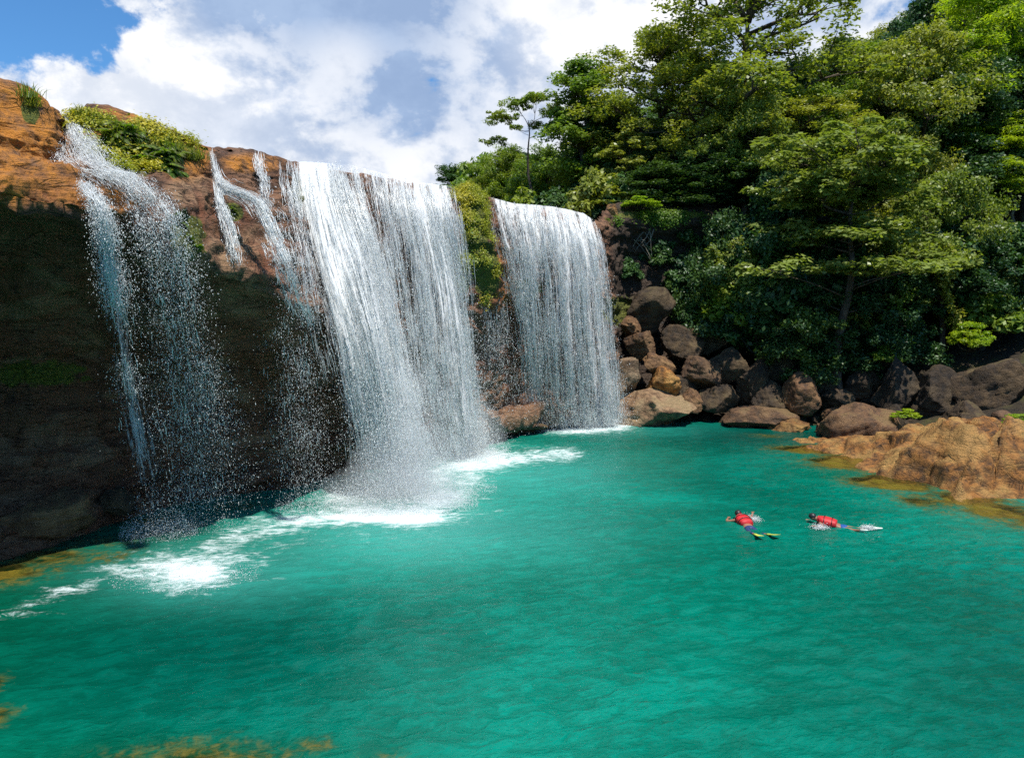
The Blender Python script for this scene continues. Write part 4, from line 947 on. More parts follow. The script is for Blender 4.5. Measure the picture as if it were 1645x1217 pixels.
def proto_tree(kind, H, lumps, ncl, clr, per, leaf, lmat, bmat, trunk_r=.28, fork=.35, flat=.55, shape=1.9, up=.8, droop=0, shell=.55, seed=0, twigs=True, lean=(0,0), jitter=.8):
    r = np.random.default_rng(seed)
    tb = MB(); cc = []; rr = []
    top = np.array([lean[0], lean[1], H*.78])
    tr = [np.array([0,0,-.8]), np.array([0,0,0.])]
    for k in range(1,9):
        t = k/8; tr.append(np.array([lean[0]*t**1.5, lean[1]*t**1.5, 0])+np.array([r.normal()*.12, r.normal()*.12, H*.8*t]))
    rad = [trunk_r*1.5, trunk_r*1.15]+[trunk_r*(1-.82*k/8) for k in range(1,9)]
    tb.tube(tr, rad, 8)
    tot = sum(l[3]*l[4]*l[5] for l in lumps)
    for (cx,cy_,cz,rx,ry,rz) in lumps:
        m = max(4, int(ncl*(rx*ry*rz)/tot))
        c = np.array([cx,cy_,cz])
        hz = max(fork*H, min(cz-.35*math.hypot(cx,cy_)-rz*.3, H*.75)); kk = np.interp(hz, [p[2] for p in tr[1:]], range(1,len(tr)))
        i = int(kk); base = tr[i]*(1-(kk-i)) + tr[min(i+1,len(tr)-1)]*(kk-i)
        limb = bez(base, c-np.array([0,0,rz*.25]), .12*rz, r); r0 = trunk_r*.42*min(1.2,(rx*rz)**.5/2)
        tb.tube(limb, [r0*(1-.65*k/6) for k in range(7)], 6)
        d = r.normal(size=(m,3)); d[:,2] = np.where(d[:,2]<-.1, -d[:,2]*r.choice([1,-.6],m), d[:,2]); d /= np.linalg.norm(d,axis=1,keepdims=True)
        q = shell+(1-shell)*r.random(m)
        wob = 1+.38*vnoise(d*1.6+seed+cx, seed+2)
        pts = c + d*np.array([rx,ry,rz])*(q*wob)[:,None]
        cc.append(pts); rr.append(clr*(.65+.7*r.random(m)))
        if twigs:
            for p in pts[::3]:
                s_ = limb[r.integers(3,7)]
                tb.tube(bez(s_, p, .1, r, 3), [r0*.36, r0*.26, r0*.18, r0*.08], 4)
    cc = np.concatenate(cc); rr = np.concatenate(rr)
    V, Fc = clump_leaves(cc, rr, per, leaf, r, flat, shape, up, jitter, droop)
    root = dict(kind=kind, trunk=tb.make('trunk', bmat), crown=mesh('crown', V, Fc, lmat), H=float(V[:,2].max()), W=float(np.percentile(V[:,0],97)-np.percentile(V[:,0],3)))
    return root
def lumps_round(H, n, rw, z0, z1, lr, seed, top=1.0):
    r = np.random.default_rng(seed); L = []
    for k in range(n):
        t = (k+.5)/n; z = z0+(z1-z0)*t; env = math.sin(math.pi*min(.96,(.22+.78*t)))**.6*(1.0 if t<.6 else top)
        a = k*2.4+r.uniform(-.4,.4); q = r.uniform(.45,.85)*rw*env
        s = lr*r.uniform(.75,1.2)
        L.append((math.cos(a)*q, math.sin(a)*q, z*H, s, s, s*.85))
    L.append((0,0,(z1+.02)*H-lr*.3, lr*.8, lr*.8, lr*.6)); return L
PT = {}
def variants(key, n, fn): PT[key] = [fn(k) for k in range(n)]
variants('broad', 3, lambda k: proto_tree('tree', 14, lumps_round(14, 13, 4.6, .30, .92, 2.3, 50+k), 210, .85, 150, .26, (L_mid,L_olive,L_mid)[k], M_bark, seed=60+k, flat=.85, jitter=1.3, up=.5, shell=.7))
variants('dark', 3, lambda k: proto_tree('tree', 14, lumps_round(14, 12, 4.2, .22, .92, 2.2, 70+k), 210, .8, 150, .27, L_dark, M_barkd, seed=80+k, up=.4, flat=.85, jitter=1.3))
variants('open', 2, lambda k: proto_tree('tree', 20, lumps_round(20, 17, 6.0, .36, .95, 2.1, 90+k), 230, .72, 95, .25, L_olive, M_bark, trunk_r=.36, seed=95+k, shell=.45, jitter=1.4, flat=.8))
variants('column', 1, lambda k: proto_tree('tree', 14, lumps_round(14, 12, 1.9, .22, .95, 1.35, 110+k), 190, .6, 120, .24, L_mid, M_barkd, seed=112+k, shell=.4, jitter=1.3, flat=.9))
variants('umbrella', 1, lambda k: proto_tree('tree', 12, [(-2.2,0,9.6,1.5,1.2,.7),(-1.0,.4,10.9,1.5,1.2,.7),(.6,-.3,11.3,1.6,1.3,.6),(2.0,.2,10.4,1.3,1.2,.8),(2.2,.1,8.9,1.0,.9,.8),(-2.9,.2,7.8,1.2,1.0,.5),(.5,.8,9.2,1.0,.8,.5),(-1.2,-.4,8.8,.8,.8,.4)], 170, .36, 70, .17, L_mid, M_barkd, trunk_r=.17, fork=.35, seed=120, shell=.3, jitter=1.2))
def layered(seed, H=15, rw=5.4, lmat=L_pale, n=30, leaf=.30):
    r = np.random.default_rng(seed); L = []
    for k in range(n):
        t = (k+.5)/n; z = H*(.40+.56*t)+r.uniform(-.7,.7); env = (1-t*.62)*r.uniform(.75,1.2)
        a = k*2.399+r.uniform(-.3,.3); q = rw*env*r.uniform(.35,.85)
        L.append((math.cos(a)*q, math.sin(a)*q, z, 1.6*r.uniform(.6,1.25), 1.6*r.uniform(.6,1.2), r.uniform(.4,.95)))
    return L
variants('layered', 2, lambda k: proto_tree('tree', 15, layered(130+k), 330, .55, 75, .25, (L_pale,L_mid)[k], M_bark, trunk_r=.24, fork=.18, flat=.42, up=1.3, droop=.25, jitter=.8, seed=140+k, shape=1.7))
variants('feather', 2, lambda k: proto_tree('bamboo', 15, lumps_round(15, 20, 3.6, .15, .95, 1.5, 150+k), 330, .8, 110, .24, L_bright, M_barkp, trunk_r=.12, seed=155+k, flat=.45, shape=3.6, droop=.35, jitter=.9, shell=.5))
variants('yellowish', 1, lambda k: proto_tree('tree', 8, lumps_round(8, 7, 2.2, .4, .95, 1.1, 160+k), 90, .5, 60, .30, L_pale, M_bark, trunk_r=.12, seed=165+k, flat=.35, up=1.2))
def proto_bush(lmat, seed, leaf=.24, flat=.6, n=70, per=90, shape=1.9):
    r = np.random.default_rng(seed); tb = MB()
    cc = []
    for k in range(n):
        a = r.uniform(0,6.283); q = r.random()**.6*1.5; z = (1.9*(1-(q/1.75)**2))*r.uniform(.35,1.05)+.1
        cc.append((math.cos(a)*q, math.sin(a)*q, z))
    cc = np.array(cc)
    for p in cc[::5]: tb.tube(bez((p[0]*.1,p[1]*.1,-.2), p, .1, r, 3), [.05,.04,.025,.012], 4)
    V, Fc = clump_leaves(cc, .38*(.7+.6*r.random(n)), per, leaf, r, flat, shape)
    return dict(kind='shrub', trunk=tb.make('stems', M_barkd), crown=mesh('foliage', V, Fc, lmat), H=2.1, W=3.3)
PT['bush'] = [proto_bush(L_mid,170), proto_bush(L_olive,171)]
PT['darkbush'] = [proto_bush(L_dark,172,.3), proto_bush(L_dark,173,.26)]
PT['fernbush'] = [proto_bush(L_fern,174,.28,.5,60,70,3.0), proto_bush(L_bright,175,.22,.5,60,80,2.6)]

def ground_at(x, y):
    if y > 49.5: return float(hill_z(np.array([x]),np.array([y]))[0])
    return float(bank_z(np.array([x]),np.array([y]))[0])
def plant(key, var, loc, sxy, sz, rz, label, cat, group=None, name=None):
    p = PT[key][var]; nm = name or p['kind']
    root = bpy.data.objects.new(nm, None); col.objects.link(root)
    root.location = [float(q) for q in loc]; root.rotation_euler = (0,0,rz); root.scale = (sxy,sxy,sz)
    tag(root, label, cat, group)
    for part in ('trunk','crown'):
        o = bpy.data.objects.new(p[part].name.split('.')[0], p[part]); col.objects.link(o); o.parent = root
    return root
def tree_at(key, var, px, ytop, wpx, Y, label, rz=0, group=None, name='tree', cat='tree', z0=None, hang=0):
    q = P(px, ytop, Y); x = q[0]
    gz = z0 if z0 is not None else ground_at(x, Y)
    p = PT[key][var]; sz = (q[2]-gz)/p['H']; sw = wpx/F*Y/p['W']
    return plant(key, var, (x, Y, gz-.1), sw, sz, rz, label, cat, group, name)
TREES = [
 # beyond the falls
 ('umbrella',0, 850,146,118,60,'slim flat-topped tree with bare forked branches against the sky above the falls',0),
 ('column',0, 940, 92,100,58,'narrow dark upright tree standing between the flat-topped tree and the tallest tree',1),
 ('open',0, 1062, 35,235,57,'tall loose-crowned tree on the skyline left of the tallest tree',.6),
 ('open',1, 1205,-75,290,54,'tallest tree, its airy crown rising past the top of the picture',2.2),
 ('open',0,1130,70,190,53,'loose olive-leaved tree in front of the two tallest crowns',4),
 ('broad',1, 1200,128,130,50.5,'round olive crown bulging forward below the tallest tree',2.6),
 ('yellowish',0,1010,205,72,52,'pale yellow-green crown glowing against the dark trees above the ledge',0),
 ('bush',0, 765,238,110,74,'low rounded tree at the left end of the wood beyond the falls',0),
 ('broad',0, 815,232,100,68,'bright rounded tree on the left slope under the flat-topped tree',1),
 ('dark',0, 738,262,90,78,'small dark tree at the far left tip of the wood',2),
 ('broad',2, 880,232,100,64,'mid-green bushy tree below the narrow dark tree',.4),
 ('dark',0, 985,165,120,60,'dull green tree between the narrow dark tree and the dark wall of trees',4),
 ('dark',1, 1070,190,150,55,'dark tree above the ledge right of the small yellow rock',0),
 ('dark',2, 1130,240,150,51.5,'dark drooping tree hanging over the rock wall left of the olive crown',1),
 ('dark',0, 1060,262,130,50.2,'dark bushy tree rooted at the ledge above the small boulders',3),
 ('dark',0, 1300, 90,110,58,'dark crown in the notch of the skyline right of the tallest tree',2.2),
 ('dark',1, 1355, 45, 90,62,'dark pointed crown on the skyline where the sky dips',.2),
 ('broad',2, 1400, 60,120,56,'yellowish-green crown below the dark pointed skyline tree',5),
 ('broad',1, 1475, 40,170,52,'large mid-green tree with visible forked trunk at upper right',1.5),
 ('dark',2, 1500,-25,130,66,'dark crown on the top edge between mid-green and bamboo',3),
 ('feather',0,1600,-50,190,55,'bright feathery bamboo clump filling the upper right corner',0),
 ('feather',1,1545,130,110,53,'lower bright feathery bamboo clump beside the forked tree',2),
 ('feather',0,1640,180,130,50.5,'bright feathery bamboo clump at the right edge, lower than the corner clump',4),
 ('layered',0,1372,178,280,42.6,'wide tree with flat layered light-green branches leaning over the bank',.4),
 ('dark',2,1250,262,150,47,'dark rounded tree standing left of the wide layered one',2.0),
 ('broad',1,1525,265,150,45,'olive round-crowned tree standing right of the wide layered one',1.1),
 ('dark',0,1440,410,120,43.2,'small bushy dark tree in front over the mossy boulders at the forest edge',3.3),
 ('dark',1,1290,400,150,44,'low dark tree above the middle of the rock pile',5.2),
 ('open',1,1290,150,170,49.8,'airy olive tree left of and behind the wide layered one',1),
 ('broad',2, 1330,130,150,52,'green crown behind the top of the wide layered tree',2),
 ('dark',1, 1590,340,150,45,'dark tree in the shade at the right edge below the bamboo',1),
 ('dark',2, 1170,330,130,47.5,'dark tree growing on the pile of boulders under the round olive crown',2),
 ('broad',1, 1460,200,130,49.5,'olive crown between the wide layered tree and the bamboo',.8),
]
for (key, var, px, yt, wpx, Y, lab, rz) in TREES:
    nm = 'bamboo_clump' if key == 'feather' else 'tree'
    z0 = None
    if 49 < Y and px < 1250 and Y < 52: z0 = 12.6
    tree_at(key, var, px, yt, wpx, Y, lab, rz, name=nm, cat='bamboo' if key=='feather' else 'tree', z0=z0)
# dense wood filling the slope
SKY = ([690,740,800,850,900,960,1000,1050,1100,1180,1260,1300,1340,1380,1450,1500,1560,1700],
       [296,270,240,225,235,200,170,150,140,120,100,88,70,40,20,-10,-40,-60])
r_ = np.random.default_rng(99)
for Y, step, drop_ in ((84,62,0),(72,62,12),(64,66,34),(57,70,70),(52,74,130)):
    x0 = 705 if Y > 60 else (860 if Y > 55 else 1010)
    for px in np.arange(x0, 1760, step):
        px = px+r_.uniform(-16,16)
        yt = np.interp(px, *SKY)+drop_+r_.uniform(0,26)
        key = r_.choice(['broad','dark','dark','open']) if Y > 52 else ('dark' if px < 1260 else r_.choice(['broad','dark']))  # darker leaves here put the shade beside the falls into the colour
        wpx = r_.uniform(110,150)*(.8 if px < 900 else 1)
        if px < 940 and Y < 70: continue
        q = P(px, yt, Y)
        if q[2] - ground_at(q[0], Y) < 3.2: key = 'broad'
        tree_at(key, int(r_.integers(0,len(PT[key]))), px, yt, wpx, Y, 'leafy forest tree packed into the wooded slope behind the nearer trees', r_.uniform(0,6.28), group='forest trees on the slope')
# undergrowth
def bush_at(key, var, px, py, wpx, Y, label, group=None, sz=None, rz=0, name='shrub', cat='shrub', base=None):
    c = P(px, py, Y); s = wpx/F*Y/3.3
    return plant(key, var, c, s, s*(sz or 1), rz, label, cat, group, name)
for k in range(46):
    px = r_.uniform(1120, 1660); Y = r_.uniform(44.5, 49); py = r_.uniform(430, 575)
    q = P(px, py, Y); gz = ground_at(q[0], Y)
    key = 'darkbush' if r_.random() < .7 else 'bush'
    s = r_.uniform(.9, 1.7)
    z = min(q[2], gz+5.5)
    plant(key, k%2, (q[0], Y, max(z, gz)-.2), s, s*1.1, r_.uniform(0,6.28), 'dark shrub growing in the shade of the bank below the trees', 'shrub', 'shaded shrubs on the bank', 'shrub')
for k in range(22):
    px = 690+k*16+r_.uniform(-6,6) if k < 18 else 985+ (k-18)*24; Y = r_.uniform(52,62)
    if px > 960: Y = 51
    q = P(px, 330, Y); s = r_.uniform(.9,1.5)
    plant('bush' if r_.random()<.5 else 'darkbush', k%2, (q[0], Y, 12.2 if px > 960 else 11.8), s, s*1.25, r_.uniform(0,6.28), 'low shrub along the back of the clifftop behind the falls', 'shrub', 'clifftop shrubs behind the falls', 'shrub')
bush_at('fernbush',1,1560,560,70,41,'bright green shrub lit at the forest edge above the large boulders',rz=1)
bush_at('fernbush',0,1420,585,50,42,'green shrub tucked behind the tall moss-capped boulder',rz=2)
bush_at('fernbush',1,1030,334,60,47.5,'bright grassy shrub on the ledge beside the small yellow rock',sz=.5)
bush_at('fernbush',1,1455,672,44,36.6,'tuft of bright weeds behind the outcrop',sz=.6,rz=3)
bush_at('fernbush',0,1592,722,70,29.2,'bright green weeds spilling over the right end of the outcrop',sz=.6,rz=5)
bush_at('fernbush',1,1636,690,60,31,'green weeds at the right edge behind the outcrop',sz=.7,rz=5)
for k,(px,py,s,lab) in enumerate(((1008,445,.8,'small dark bush clinging to the wall just right of the right waterfall'),(1052,420,1.0,'dark bush growing from a crack under the pale roots'),
      (1092,455,1.1,'dark bush on the shaded wall above the slab boulder'),(1100,392,1.0,'dark bush hanging from the ledge corner beside the vines'),(1075,480,.9,'low dark bush right of the big mossy boulder'))):
    q, _n = on_cliff(px, py); plant('darkbush', k%2, q-np.array([0,-.2,.4*s]), s*.8, s, k*1.7, lab, 'shrub')
# hanging vines
def vine(px, py0, py1, Y, label, seed, lmat=L_mid):
    r = np.random.default_rng(seed); a = P(px, py0, Y); b = P(px+r.uniform(-8,8), py1, Y)
    root = bpy.data.objects.new('hanging_vine', None); col.objects.link(root); root.location = [float(q) for q in a]
    tag(root, label, 'vine')
    pts = [q-a for q in bez(a, b, 0, r, 10)]; mb = MB(); mb.tube(pts, .035, 5); link('stem', mb.make('stem', M_bark), root)
    t = r.random(70); cc = np.array([pts[int(q*9.99)] for q in t])+r.normal(size=(70,3))*.16
    V, Fc = clump_leaves(cc, .26*(.6+.8*r.random(70)), 22, .2, r, .9); link('leaves', mesh('leaves', V, Fc, lmat), root)
vine(1142,400,480,46,'leafy vine hanging nearest the ledge corner above the rocks',1,L_olive)
vine(1158,420,520,45.6,'long leafy vine hanging left of the dark tree trunks',2)
vine(1186,385,500,45,'pale leafy vine hanging below the round olive crown',3,L_pale)
vine(1205,400,470,44.6,'short vine just right of the pale one',4,L_olive)
vine(1524,400,540,42.5,'thin long vine with a light stem near the forest edge at right',5,L_olive)
vine(1436,440,520,42.6,'vine dangling under the low layered tree',6)
# pale roots on the dark wall
mb = MB(); r5 = np.random.default_rng(5)
for k in range(14):
    a = P(r5.uniform(992,1064), r5.uniform(352,372), 48.1); b = P(r5.uniform(985,1075), r5.uniform(385,425), 47.9)
    mb.tube(bez(a, b, r5.uniform(-.3,.5), r5, 8), [.05-.004*i for i in range(9)], 5)
o = link('tree_roots', mb.make('tree_roots', M_barkp)); tag(o, 'pale tangled roots hanging down the dark rock wall below the ledge', 'roots')

# ferns and grass on the cliff
def frond_mesh(r, n=16, L=1.0, droop=1.0, leaflets=22, lw=.16):
    Vs = []; Fs = []; k0 = 0; tb = MB()
    for i in range(n):
        a = r.uniform(0,6.283); e = r.uniform(.35,1.1); l = L*r.uniform(.6,1.1)
        d = np.array([math.cos(a)*math.cos(e), math.sin(a)*math.cos(e), math.sin(e)])
        T = np.linspace(0,1,leaflets); pts = d[None]*T[:,None]*l; pts[:,2] -= droop*l*T**2*.75
        tb.tube(pts[::3], .012, 3)
        tg = np.gradient(pts,axis=0); tg /= np.linalg.norm(tg,axis=1,keepdims=True)
        sd = np.cross(tg, [0,0,1.]); sd /= np.linalg.norm(sd,axis=1,keepdims=True)+1e-9
        for sg in (-1,1):
            ll = lw*l*np.sin(np.pi*np.clip(T*.9+.1,0,1))[:,None]
            tip = pts+sd*sg*ll+tg*ll*.5-np.array([0,0,.25])*ll; w_ = tg*.028*l
            V = np.stack([pts-w_, pts+w_, tip+w_*.2, tip-w_*.2],1)[1:].reshape(-1,3)
            Vs.append(V); m = len(V)//4; Fs.append(np.arange(m*4).reshape(m,4)+k0); k0 += len(V)
    return np.concatenate(Vs), np.concatenate(Fs), tb
FERN = []
for k in range(3):
    V, Fc, tb = frond_mesh(np.random.default_rng(300+k), 26, 1.0)
    FERN.append((mesh('fronds', V, Fc, L_fern), tb.make('stems', M_bark)))
def fern(px, py, s, k, label, group=None, name='fern'):
    p, n = on_cliff(px, py)
    root = bpy.data.objects.new(name, None); col.objects.link(root); root.location = [float(q) for q in p]
    root.rotation_euler = (float(-n[1])*.5, float(n[0])*.5, k*1.3); root.scale = (s,s,s); tag(root, label, 'fern', group)
    for me in FERN[k%3]: link(me.name.split('.')[0], me, root)
r7 = np.random.default_rng(77)
for k in range(34):
    a = r7.uniform(0,1); px = 176+a*112; py = 214+a*44+r7.uniform(-16,30)
    fern(px, py, r7.uniform(.38,.75), k, 'drooping green fern on the mossy hump beside the upper cascade', 'ferns on the mossy hump')
for k,(px,py,s) in enumerate(((292,360,.3),(302,382,.34),(315,398,.3),(285,345,.26))):
    fern(px, py, s, k, 'small fern clinging to the damp rock below the mossy hump', 'small ferns below the hump')
fern(374,338,.34,1,'lone green tuft growing between the two thin rivulets')
fern(366,346,.26,2,'smaller tuft just under the lone green one between the rivulets')
def grass_mesh(r, n, L):
    a = r.uniform(0,6.283,n); e = r.uniform(.7,1.5,n); l = L*r.uniform(.5,1.1,n)
    b = r.normal(size=(n,3))*np.array([.12,.12,0.]); d = np.stack([np.cos(a)*np.cos(e),np.sin(a)*np.cos(e),np.sin(e)],1)
    s = np.cross(d,[0,0,1.]); s /= np.linalg.norm(s,axis=1,keepdims=True); w_ = .012
    m1 = b+d*(l*.55)[:,None]; tp = b+d*l[:,None]-np.array([0,0,1])*(l*.25)[:,None]
    V = np.stack([b-s*w_, b+s*w_, m1+s*w_*.8, m1-s*w_*.8, tp],1).reshape(-1,3)
    i = np.arange(n)*5; F4 = np.stack([i,i+1,i+2,i+3],1); F3 = np.stack([i+3,i+2,i+4],1)
    return V, [tuple(q) for q in F4]+[tuple(q) for q in F3]
V, Fc = grass_mesh(np.random.default_rng(1), 120, .6); GR = mesh('grass_tuft', V, Fc, L_olive)
def tuft(px, py, s, label, group=None, k=0):
    p, n = on_cliff(px, py); o = link('grass_tuft', GR, loc=p, rot=(0,0,k*1.1), scale=(s,s,s)); tag(o, label, 'grass tuft', group)
tuft(46,160,.9,'dry grass tuft on the orange rock at the far upper left')
tuft(52,172,.7,'second grass tuft just below the dry one on the orange rock',k=2)
for k in range(22):
    tuft(125+k*9+r7.uniform(-4,4), 188+k*3.2+r7.uniform(-3,6), r7.uniform(.5,.95), 'short grass tuft along the crest of the mossy hump', 'grass tufts on the hump crest', k)
# moss cushions (nobody could count the leaves): short leaves over the mossy rock
def moss_cover(name, regions, n, size, lmat, label=None, lift=.04):
    r = np.random.default_rng(len(name)); flat = cliffS.reshape(-1,3); fn = N.reshape(-1,3); pX = px_.ravel(); pY = py_.ravel(); rowok = np.repeat((crows>2.7)[None],cliffS.shape[0],0).ravel()
    pr = np.zeros(len(flat))
    for (cx,cy_,rx,ry) in regions: pr = np.maximum(pr, np.clip(1.15-((pX-cx)/rx)**2-((pY-cy_)/ry)**2,0,1))
    pr = pr*rowok*np.clip(.3+1.8*fbm(flat*1.2,3,7),0,1); idx = r.choice(len(flat), n, p=pr/pr.sum())
    C = flat[idx]+r.normal(size=(n,3))*.09+fn[idx]*lift*r.random(n)[:,None]*2; Nn = fn[idx]+np.array([0,0,.7])+r.normal(size=(n,3))*.5; Nn /= np.linalg.norm(Nn,axis=1,keepdims=True)
    V, Fc = leaf_quads(C, Nn, size*(.5+r.random(n)), size*.6*(.5+r.random(n)), r)
    tag(link(name, mesh(name, V, Fc, lmat)), label, 'moss' , kind='stuff')
moss_cover('moss', [(762,350,22,65),(780,430,20,60),(744,312,18,14),(742,400,14,50)], 30000, .07, L_moss, 'yellow-green moss cushions on the rock rib between the main and right waterfalls')
moss_cover('creeping_plants', [(762,400,10,60),(778,440,12,50),(740,440,12,70),(1060,352,90,14),(1010,350,30,10)], 5000, .13, L_fern, 'creeping green plants on the wet rock rib and ledge')
moss_cover('hump_moss', [(225,235,90,40),(150,197,44,14),(290,240,25,20)], 20000, .08, L_moss, 'moss and short growth covering the hump beside the upper cascade')
# ------------------------------------------------------------------ swimmers
M_skin = plain('skin_brown', (.28,.13,.075,1), .5)
M_vest = plain('life_vest_red', (.52,.012,.016,1), .6, bump=.6)
M_black = plain('hair_black', (.012,.010,.010,1), .45, bump=.5)
M_navy = plain('trousers_navy', (.01,.03,.11,1), .6, bump=.3)
M_blue = plain('shorts_blue', (.01,.07,.26,1), .6, bump=.3)
M_fin = plain('fin_yellow', (.55,.60,.08,1), .4)
M_white = plain('strap_white', (.8,.8,.8,1), .5)
M_shoe = plain('shoe_pale', (.62,.66,.58,1), .5)
def skin_body(name, pts, edges, parent, mat, root=0):
    me = bpy.data.meshes.new(name); me.from_pydata([p[:3] for p in pts], edges, []); me.update(); me.materials.append(mat)
    o = link(name, me, parent); mo = o.modifiers.new('skin','SKIN'); mo.use_smooth_shade = True
    for i, p in enumerate(pts):
        me.skin_vertices[0].data[i].radius = (p[3], p[4] if len(p) > 4 else p[3]); me.skin_vertices[0].data[i].use_root = (i == root)
    sb = o.modifiers.new('sub','SUBSURF'); sb.levels = 2; sb.render_levels = 2
    return o
def blob_mesh(V, Fc, name, mat): return mesh(name, V, Fc, mat, smooth=True)
def swimmer(label, loc, rz, legs_mat, leg_name, fin_mat, fin_name, arms, feet, wet_extra=None):
    root = bpy.data.objects.new('person', None); col.objects.link(root); root.location = [float(q) for q in loc]; root.rotation_euler = (0,0,rz)
    tag(root, label, 'person')
    # x = towards the head, y = left, z = up; lying on the chest
    pts = [(0,0,-.04,.135,.10),(.18,0,-.01,.125,.10),(.36,0,.03,.155,.115),(.50,0,.06,.12,.09),(.58,0,.10,.058,.058),(.66,0,.14,.082,.085),(.74,0,.17,.088,.095),(.82,0,.18,.06,.07)]
    E = [(i,i+1) for i in range(7)]
    def chain(start, lst):
        k = start
        for p in lst: pts.append(p); E.append((k, len(pts)-1)); k = len(pts)-1
        return k
    for sg in (1,-1):
        sh = chain(3, [(.49,sg*.15,.06,.062)])
        el, wr = arms[0 if sg > 0 else 1]
        mid = tuple((a+b)/2 for a,b in zip((.48,sg*.18,.04),el))
        e = chain(sh, [(.48,sg*.20,.04,.052),(*mid,.046),(*el,.040)])
        m2 = tuple(a*.45+b*.55 for a,b in zip(el,wr))
        w_ = chain(e, [(*m2,.035),(*wr,.024)])
        d = np.array(wr)-np.array(el); d /= np.linalg.norm(d); s_ = np.cross(d,[0,0,1.]); s_ /= np.linalg.norm(s_); wr_ = np.array(wr)
        palm = chain(w_, [(*(wr_+d*.05),.030,.014)])
        for q, ln in zip((-.03,-.010,.010,.03),(.060,.078,.074,.058)):
            chain(palm, [(*(wr_+d*.09+s_*q),.009),(*(wr_+d*(.09+ln*.55)+s_*q*1.25+np.array([0,0,-.006])),.008),(*(wr_+d*(.09+ln)+s_*q*1.4+np.array([0,0,-.02])),.007)])
        chain(palm, [(*(wr_+d*.045+s_*sg*.04),.011),(*(wr_+d*.085+s_*sg*.065),.009)])
        hp = chain(0, [(-.07,sg*.085,-.06,.088,.085)])
        kn, an = feet[0 if sg > 0 else 1]
        m3 = tuple((a+b)/2 for a,b in zip((-.07,sg*.09,-.06),kn))
        k_ = chain(hp, [(*m3,.074),(*kn,.054)])
        m4 = tuple(a*.6+b*.4 for a,b in zip(kn,an))
        a_ = chain(k_, [(*m4,.052),(*an,.033)])
        dv_ = np.array(an)-np.array(kn); dv_ /= np.linalg.norm(dv_)
        chain(a_, [(*(np.array(an)+dv_*.08+np.array([0,0,.0])),.034,.024),(*(np.array(an)+dv_*.17),.030,.016)])
    body = skin_body('body', pts, E, root, M_skin)
    # face (turned down to the water): nose, eyes
    V, Fc = ICO[3]
    for nm, c, s_, mt in (('nose',(.75,0,.085),(.022,.016,.026),M_skin),('eye',(.775,.032,.10),(.012,.014,.01),M_white),('eye',(.775,-.032,.10),(.012,.014,.01),M_white),('ear',(.725,.088,.155),(.028,.012,.022),M_skin),('ear',(.725,-.088,.155),(.028,.012,.022),M_skin)):
        link(nm, mesh(nm, V*np.array(s_)+np.array(c), Fc, mt, smooth=True), root)
    # hair: shell over the back of the head
    H_ = V*np.array([.115,.104,.108]); H_ = H_*(1+.06*fbm(V*4,3,5))[:,None]; H_[:,2] = np.where(V[:,2] < -.25, -.027+(H_[:,2]+.027)*.2, H_[:,2])
    link('hair', mesh('hair', H_+np.array([.742,0,.185]), Fc, M_black, smooth=True), root)
    # life vest: tube around the chest with arm holes, collar, two back panels and straps
    a_, b_ = 26, 14; VV = []
    for j in range(b_):
        t = j/(b_-1); x = .06+.50*t; wy = .185+.04*math.sin(t*2.6)-.055*max(0,t-.8)/.2; wz = .118+.03*math.sin(t*3.0)
        for i in range(a_):
            an = 2*math.pi*i/a_; cy_, cz_ = math.cos(an), math.sin(an)
            groove = 1-.05*math.exp(-((cy_)/.12)**2)*(cz_>0)-.015*math.exp(-((t-.5)/.04)**2)
            VV.append((x, math.copysign(abs(cy_)**.75,cy_)*wy*groove, .035+.06*t+math.copysign(abs(cz_)**.8,cz_)*wz*groove))
    FF = [(j*a_+i, j*a_+(i+1)%a_, (j+1)*a_+(i+1)%a_, (j+1)*a_+i) for j in range(b_-1) for i in range(a_)]
    FF += [tuple(range(a_))[::-1], tuple((b_-1)*a_+i for i in range(a_))]
    vest = link('life_vest', mesh('life_vest', np.array(VV), FF, M_vest, smooth=True), root)
    mb = MB()
    for x in (.18,.40):
        t = (x-.06)/.5
        mb.tube([(x, math.cos(q)*(.212+.03*math.sin(t*3.14)), .035+.06*t+math.sin(q)*(.145+.04*math.sin(t*3))) for q in np.linspace(0.1,3.04,14)], .011, 5)
    link('strap', mb.make('strap', M_black), vest)
    mb = MB(); mb.tube([(.57,math.cos(q)*.10,.10+math.sin(q)*.10) for q in np.linspace(-.4,3.54,14)], .03, 8); link('collar', mb.make('collar', M_vest), vest)
    # trousers: slightly larger shell over hips and thighs
    tp = [(.05,0,-.03,.15,.115),(-.03,0,-.05,.155,.12)]; te = [(0,1)]
    for i_, sg in enumerate((1,-1)):
        kn, an = feet[i_]
        tp.append((-.09,sg*.09,-.06,.102,.098)); te.append((1,len(tp)-1))
        tp.append((*tuple((a+b)/2 for a,b in zip((-.07,sg*.09,-.06),kn)),.088)); te.append((len(tp)-2,len(tp)-1))
        if leg_name == 'trousers':
            tp.append((*kn,.066)); te.append((len(tp)-2,len(tp)-1)); tp.append((*tuple(a*.25+b*.75 for a,b in zip(kn,an)),.052)); te.append((len(tp)-2,len(tp)-1))
    skin_body(leg_name, tp, te, root, legs_mat, 1)
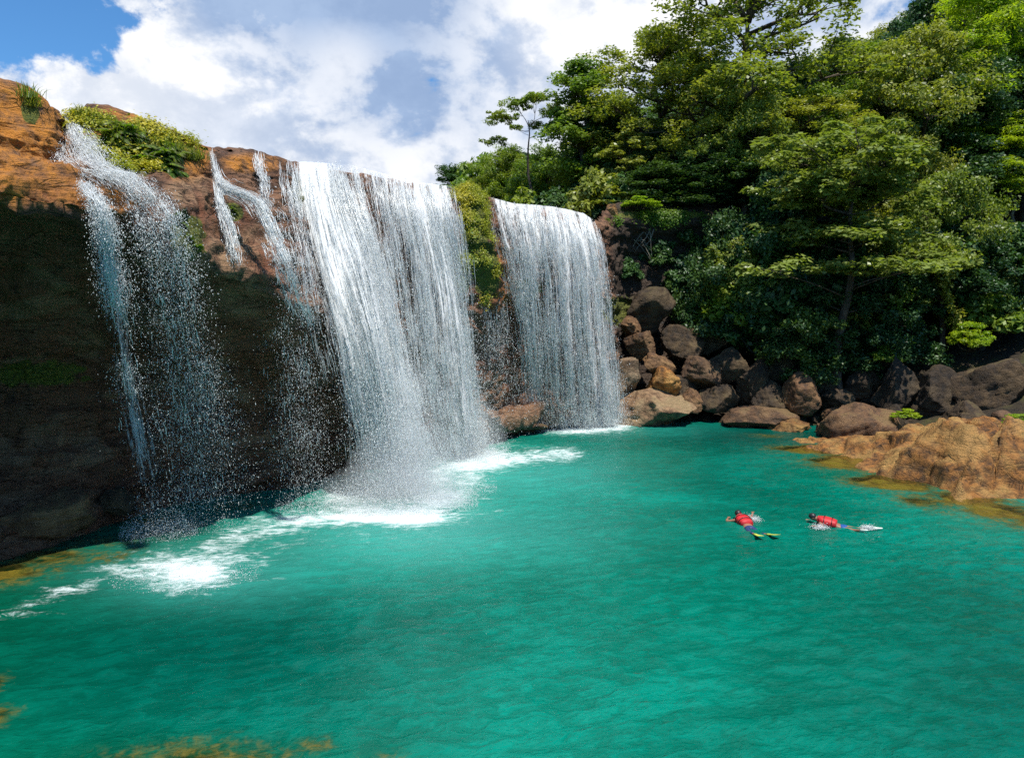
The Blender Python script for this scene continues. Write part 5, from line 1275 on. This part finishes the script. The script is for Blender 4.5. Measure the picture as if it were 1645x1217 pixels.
    for i_ in (0,1):
        kn, an = np.array(feet[i_][0]), np.array(feet[i_][1]); d = an-kn; d /= np.linalg.norm(d); s_ = np.cross(d,[0,0,1.]); s_ /= np.linalg.norm(s_); u_ = np.cross(s_, d)
        mb = MB()
        if fin_name == 'fin': prof = [(0,.045,.035),(.1,.05,.032),(.2,.055,.02),(.32,.085,.010),(.46,.105,.006),(.52,.10,.005)]
        else: prof = [(-.02,.042,.045),(.06,.048,.045),(.14,.05,.032),(.21,.045,.022),(.25,.028,.012)]
        VV = []; n_ = 12
        for (l, hw, hh) in prof:
            for q in range(n_):
                g = 2*math.pi*q/n_; VV.append(an+d*l+s_*math.cos(g)*hw+u_*math.sin(g)*hh)
        FF = [(j*n_+i, j*n_+(i+1)%n_, (j+1)*n_+(i+1)%n_, (j+1)*n_+i) for j in range(len(prof)-1) for i in range(n_)]+[tuple(range(n_))[::-1], tuple((len(prof)-1)*n_+i for i in range(n_))]
        link(fin_name, mesh(fin_name, np.array(VV), FF, fin_mat, smooth=True), root)
    return root
a = G(1187,836); b = G(1228,864); d = a-b
s1 = swimmer('swimmer in red life vest, dark trousers and yellowish fins, nearer the middle', (a*.62+b*.38)+np.array([0,0,.03]), math.atan2(d[1],d[0]), M_navy, 'trousers', M_fin, 'fin',
  [((.62,.42,-.02),(.80,.30,.02)),((.66,-.40,.10),(.86,-.52,.14))], [((-.46,.14,-.08),(-.82,.17,-.0)),((-.46,-.14,-.12),(-.84,-.20,-.01))])
a = G(1312,841); b = G(1398,852); d = a-b
s2 = swimmer('face-down swimmer in red life vest and blue shorts, nearer the right shore', (a*.58+b*.42)+np.array([0,0,.03]), math.atan2(d[1],d[0]), M_blue, 'shorts', M_shoe, 'shoe',
  [((.40,.46,.02),(.56,.56,.05)),((.62,-.38,-.06),(.82,-.30,-.02))], [((-.44,.16,-.05),(-.62,.30,.02)),((-.48,-.12,-.06),(-.92,-.14,.01))])
# churned water at hands and feet
r8 = np.random.default_rng(8)
def churn(px, py, rx, ry, n, label):
    n = n*3
    c = G(px,py); p = np.stack([c[0]+r8.normal(size=n)*rx, c[1]+r8.normal(size=n)*ry, .04+np.abs(r8.normal(size=n))*.05],-1)
    D = r8.normal(size=(n,3)); D /= np.linalg.norm(D,axis=1,keepdims=True); n2_ = n; W = .004+.008*r8.random(n)
    V, Fc = needles(p, D, W*1.5, W); tag(link('splash', mesh('splash', V, Fc, M_drop)), label, 'splash', kind='stuff')
churn(1206,836,.12,.14,500,'white splash thrown up beside the raised hand of the swimmer nearer the middle')
churn(1316,850,.12,.10,260,'small white splash at the arm of the swimmer nearer the shore')
churn(1394,851,.10,.08,260,'small white splash at the feet of the swimmer nearer the shore')
